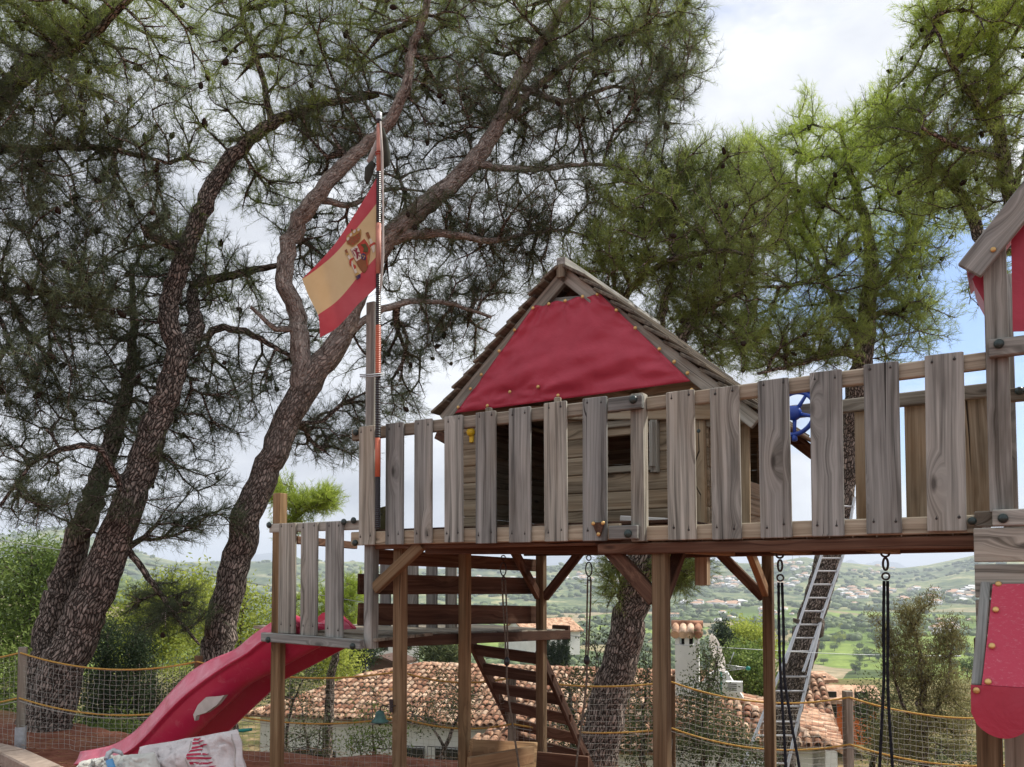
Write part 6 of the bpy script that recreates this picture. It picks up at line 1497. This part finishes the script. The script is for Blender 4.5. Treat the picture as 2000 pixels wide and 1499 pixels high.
shrub('shrub', 'dark rounded shrub right of the rightmost wooden fence post', [[(1700, 1560, 11, .05), (1710, 1440, 11, .03)]], [(1710, 1420, 40, 60, 11, .5, 1), (1700, 1370, 30, 25, 11, .4, .4), (1745, 1350, 20, 20, 11, .3, .2), (1760, 1470, 60, 40, 11, .5, .8), (1860, 1480, 60, 40, 11, .5, .7)], 330, 120, 'l_dark', group=G1, per=16)
shrub('broadleaf_tree', 'bright green citrus tree behind the air conditioning box', [[(1470, 1420, 26, .10), (1470, 1340, 26, .06)]], [(1470, 1310, 48, 42, 26, 1.2, 1.2), (1440, 1290, 28, 30, 26, 1, .6), (1500, 1340, 30, 30, 26, 1, .6)], 330, 121, 'l_mid', leaf=.11, lw=.06, cat='tree', per=24, spread=.18, seg=.3)
shrub('broadleaf_tree', 'round lime green tree beyond the satellite dish', [[(1460, 1330, 55, .16), (1460, 1270, 55, .09)]], [(1455, 1245, 42, 28, 55, 1.8, 1.2), (1480, 1262, 30, 26, 55, 1.5, .8)], 330, 122, 'l_lime', leaf=.2, lw=.1, cat='tree', per=24, spread=.32, seg=.5)
shrub('conifer', 'dark conifer rising left of the lime green tree', [[(1415, 1320, 50, .14), (1412, 1220, 50, .03)]], [(1414, 1262, 16, 36, 50, .6, 1), (1425, 1285, 22, 26, 50, .6, .8), (1408, 1225, 5, 18, 50, .2, .15)], 230, 123, 'l_cypress', leaf=.2, lw=.07, cat='tree', per=24, spread=.2, seg=.4)
for i, (x, h) in enumerate(((1069, 1230), (1080, 1252), (1091, 1238), (1101, 1240), (1107, 1236))):
    shrub('cypress', ['leftmost slim cypress of the row before the white gable', 'shortest slim cypress, second in the row before the white gable', 'third slim cypress in the row before the white gable', 'fourth slim cypress in the row before the white gable', 'rightmost slim cypress in the row before the white gable'][i],
          [[(x, 1320, 62, .1), (x, h+8, 62, .02)]], [(x, 1290, 5.5, 36, 62, .22, 1), (x, h+26, 4, 26, 62, .16, .5)], 90, 130+i, 'l_cypress', leaf=.16, lw=.06, cat='tree', per=26, spread=.08, upw=1.2, group='row of slim cypresses', seg=.4)

# fallen needles on the red earth
rng = np.random.default_rng(9); nl_ = 5200; X_ = rng.uniform(-6.5, 3.5, nl_); Y_ = rng.uniform(5.2, 8.3, nl_); B_ = np.stack([X_, Y_, H(X_, Y_)+.03+rng.uniform(0, .02, nl_)], -1)
dv = unit(rng.normal(size=(nl_, 3))*np.array([1, 1, .12])); bv, bf = blades(B_, dv, .11, .006, rng); simple('litter', 'dry_needles', (.30, .17, .09), .9, .1, 0, .5, 3, 0)
o_ = link('pine_litter', npmesh('pine_litter', bv, bf, M['litter'])); tag(o_, 'dry fallen pine needles strewn over the red earth', 'pine needles', None, 'stuff')

# ------------------------------------------------------------------ valley trees, near ones singly
def arch_tree(seed, tall=1.0, key='l_far'):
    rng = np.random.default_rng(seed); k = 20; C = rng.normal(size=(k, 3))*np.array([.30, .30, .20*tall])+np.array([0, 0, .62*tall]); rr2 = rng.uniform(.13, .26, k); V = []
    for c, r in zip(C, rr2):
        d = unit(rng.normal(size=(120, 3))); V.append(c+d*r*rng.uniform(.7, 1.05, (120, 1)))
    B_ = np.concatenate(V); bv, bf = blades(B_, unit(rng.normal(size=B_.shape)), .075, .05, rng, 'leaf')
    cr_ = npmesh('crown', bv, bf, M[key]); mb = MB(); mb.tube([(0, 0, -.25), (.01, 0, .3), (0, .02, .6*tall)], [.045, .03, .012], 6)
    v = np.array(mb.v); me = npmesh('trunk', v, [np.array([f for f in mb.f if len(f) == 4])], M['bark'], np.array(mb.g), smooth=True); return cr_, me
AR = [arch_tree(1), arch_tree(2), arch_tree(3, 1.3), arch_tree(4, 1, 'l_mid'), arch_tree(5, 1, 'l_lime'), arch_tree(6, 1.7, 'l_cypress')]
ARN = [('green', 'round crowned mid green tree'), ('green', 'broad mid green tree'), ('green', 'taller mid green tree'), ('fresh', 'fresh green tree'), ('lime', 'lime green tree'), ('dark', 'narrow dark green tree')]
vr = np.random.default_rng(77); cnt_ = 0
specs = [(1040, 1900, 1205, 1330, 200), (60, 560, 1150, 1330, 50), (560, 1040, 1215, 1290, 40)]
for (x0, x1, y0, y1, n) in specs:
    for i in range(n):
        x = vr.uniform(x0, x1); y = y0+(y1-y0)*vr.random()**1.1
        p = hit(x, y)
        if p is None or p.y < 110: continue
        a = int(vr.choice(6, p=[.24, .22, .16, .16, .10, .12])); cr_, tk = AR[a]; s = vr.uniform(4.5, 8)*(1 if p.y > 240 else .62)
        r = bpy.data.objects.new('valley_tree', None); COL.objects.link(r); r.location = p; r.rotation_euler = (0, 0, vr.uniform(0, 6.28)); r.scale = (s, s, s*vr.uniform(.75, 1.05))
        tag(r, ARN[a][1]+' among the many on the valley slope beyond the villas', 'tree', 'trees on the valley slope: '+ARN[a][0]+' '+str(a))
        for nm, me in (('crown', cr_), ('trunk', tk)): o = bpy.data.objects.new(nm, me); COL.objects.link(o); o.parent = r
        cnt_ += 1
# far woods: thousands of crowns that read as one mass
rng = np.random.default_rng(5); n = 15000
import itertools
t_ = (1+5**.5)/2; ico = np.array([(-1, t_, 0), (1, t_, 0), (-1, -t_, 0), (1, -t_, 0), (0, -1, t_), (0, 1, t_), (0, -1, -t_), (0, 1, -t_), (t_, 0, -1), (t_, 0, 1), (-t_, 0, -1), (-t_, 0, 1)])/1.9
icf = np.array([(0, 11, 5), (0, 5, 1), (0, 1, 7), (0, 7, 10), (0, 10, 11), (1, 5, 9), (5, 11, 4), (11, 10, 2), (10, 7, 6), (7, 1, 8), (3, 9, 4), (3, 4, 2), (3, 2, 6), (3, 6, 8), (3, 8, 9), (4, 9, 5), (2, 4, 11), (6, 2, 10), (8, 6, 7), (9, 8, 1)])
Yw = 330*np.exp(rng.random(n)**.8*math.log(2700/330.)); Xw = Yw*rng.uniform(-.75, .68, n)
dn = vnoise(Xw, Yw, 95, 41)*.6+vnoise(Xw, Yw, 35, 42)*.4; lim = np.where(Yw > 1350, .47, .52); keep = dn > lim; Xw = Xw[keep]; Yw = Yw[keep]; n = len(Xw)
Zw = H(Xw, Yw); sW = rng.uniform(2.5, 5.5, n)*np.where(Yw > 1300, 1.5, 1)
Vv = np.stack([Xw, Yw, Zw+sW*.4], -1)[:, None]+ico[None]*(sW[:, None, None])*rng.uniform(.7, 1.25, (n, 12, 1))*np.array([1.3, 1.3, .85])
wo_ = link('far_woods', npmesh('far_woods', Vv.reshape(-1, 3), (np.arange(n)[:, None, None]*12+icf).reshape(-1, 3), M['l_far'], smooth=True)); tag(wo_, 'scattered groves and woods covering the far valley and the hill slopes', 'woodland', None, 'stuff')

# ------------------------------------------------------------------ houses on the hillsides, in the valley
hr = random.Random(12)
def hh(): 
    mb = MB(); return mb
def house_mesh(key, rk):
    mb = MB(); mb.box((0, 0, .25), (1, 0, 0), (0, .8, 0), (0, 0, 1.1)); mb.box((.42, -.1, .5), (.3, 0, 0), (0, .5, 0), (0, 0, .7))
    v = np.array(mb.v); w = npmesh('wall', v, [np.array(mb.f)], M[key])
    mb = MB(); mb.add([(-.55, -.47, .8), (.55, -.47, .8), (.55, .47, .8), (-.55, .47, .8), (-.25, 0, 1.08), (.25, 0, 1.08)], [(0, 1, 5, 4), (2, 3, 4, 5)]); r = npmesh('roof', np.array(mb.v), [np.array(mb.f)], M[rk])
    mb = MB()
    mb.box((-.12, -.405, .45), (.5, 0, 0), (0, .012, 0), (0, 0, .14))
    g = npmesh('window', np.array(mb.v), [np.array(mb.f)], M['glassdark']); return w, r, g
simple('cream', 'cream_wall', (.62, .54, .42), .9, .1, 0, .1, 1); HM = [house_mesh('white', 'tile'), house_mesh('cream', 'tile'), house_mesh('white', 'white')]
HN = ['white house with a clay roof', 'cream house with a clay roof', 'plain white flat roofed house']
clusters = [((1195, 1285), (1118, 1150), 26, 15, 'in the centre hillside village'), ((1100, 1190), (1118, 1136), 16, 14, 'on the upper hill left of centre'), ((1380, 1450), (1128, 1150), 20, 16, 'on the hill terraces under the bridge'), ((1500, 1600), (1095, 1150), 34, 15, 'on the hill below the antenna masts'),
            ((1320, 1450), (1176, 1188), 14, 16, 'at the foot of the hills in the centre'), ((1640, 1900), (1150, 1182), 44, 17, 'at the foot of the right hand hills'), ((1790, 1900), (1212, 1240), 14, 15, 'in the right hand fields'), ((1400, 1640), (1190, 1215), 16, 12, 'among the valley fields'), ((740, 1060), (1118, 1150), 18, 14, 'on the left hand hill'), ((1640, 1760), (1100, 1130), 12, 14, 'high up the right hand hill')]
for (xr, yr, n, sz_, where) in clusters:
    for i in range(n):
        p = hit(hr.uniform(*xr), hr.uniform(*yr), 300)
        if p is None: continue
        k = hr.choice((0, 0, 1, 2)); r = bpy.data.objects.new('hillside_house', None); COL.objects.link(r); r.location = p; s = sz_*hr.uniform(.55, 1.15)*(.6 if p.y < 1200 else 1); r.scale = (s*1.2, s, s*.55); r.rotation_euler = (0, 0, hr.uniform(-.6, .6))
        tag(r, HN[k]+' '+where, 'house', HN[k]+' '+where)
        for nm, me in zip(('wall', 'roof', 'window'), HM[k]): o = bpy.data.objects.new(nm, me); COL.objects.link(o); o.parent = r
p = hit(1315, 1206); r = far_house(p, 15, 8, 4.5, -.1, 1.6, label='long white farmhouse in the fields just left of the tiled chimney', windows=5)
for (x, y0, lab) in ((1548, 1069, 'left radio mast on the hilltop'), (1561, 1073, 'right radio mast on the hilltop')):
    p = hit(x, 1096, 1500); p = p if p else at(x, 1098, 2900); mb = MB(); tp = at(x, y0, p.y); mb.tube([p-UP*5, tp], [1.3, .5], 5)
    for q in (.5, .7, .85): mb.box(p.lerp(tp, q), Vector((7, 0, 0)), Vector((0, 1, 0)), UP*1.2)
    o_ = part(mb, 'radio_mast', 'galv', None); tag(o_, lab, 'mast')

# ------------------------------------------------------------------ haze
HZ = True
if HZ:
    m = bpy.data.materials.new('haze_air'); m.use_nodes = True; t = m.node_tree; t.nodes.clear(); out = N(t, 'ShaderNodeOutputMaterial')
    v = N(t, 'ShaderNodeVolumePrincipled'); v.inputs['Color'].default_value = (.80, .88, 1, 1); v.inputs['Density'].default_value = 2.0e-4; v.inputs['Anisotropy'].default_value = .1
    t.links.new(v.outputs[0], out.inputs['Volume']); mb = MB(); mb.box((0, 5000, -20), (16000, 0, 0), (0, 14000, 0), (0, 0, 640)); o_ = mb.build('haze', [m]); tag(o_, 'pale bluish air thickening over the far valley', None, None, 'stuff')
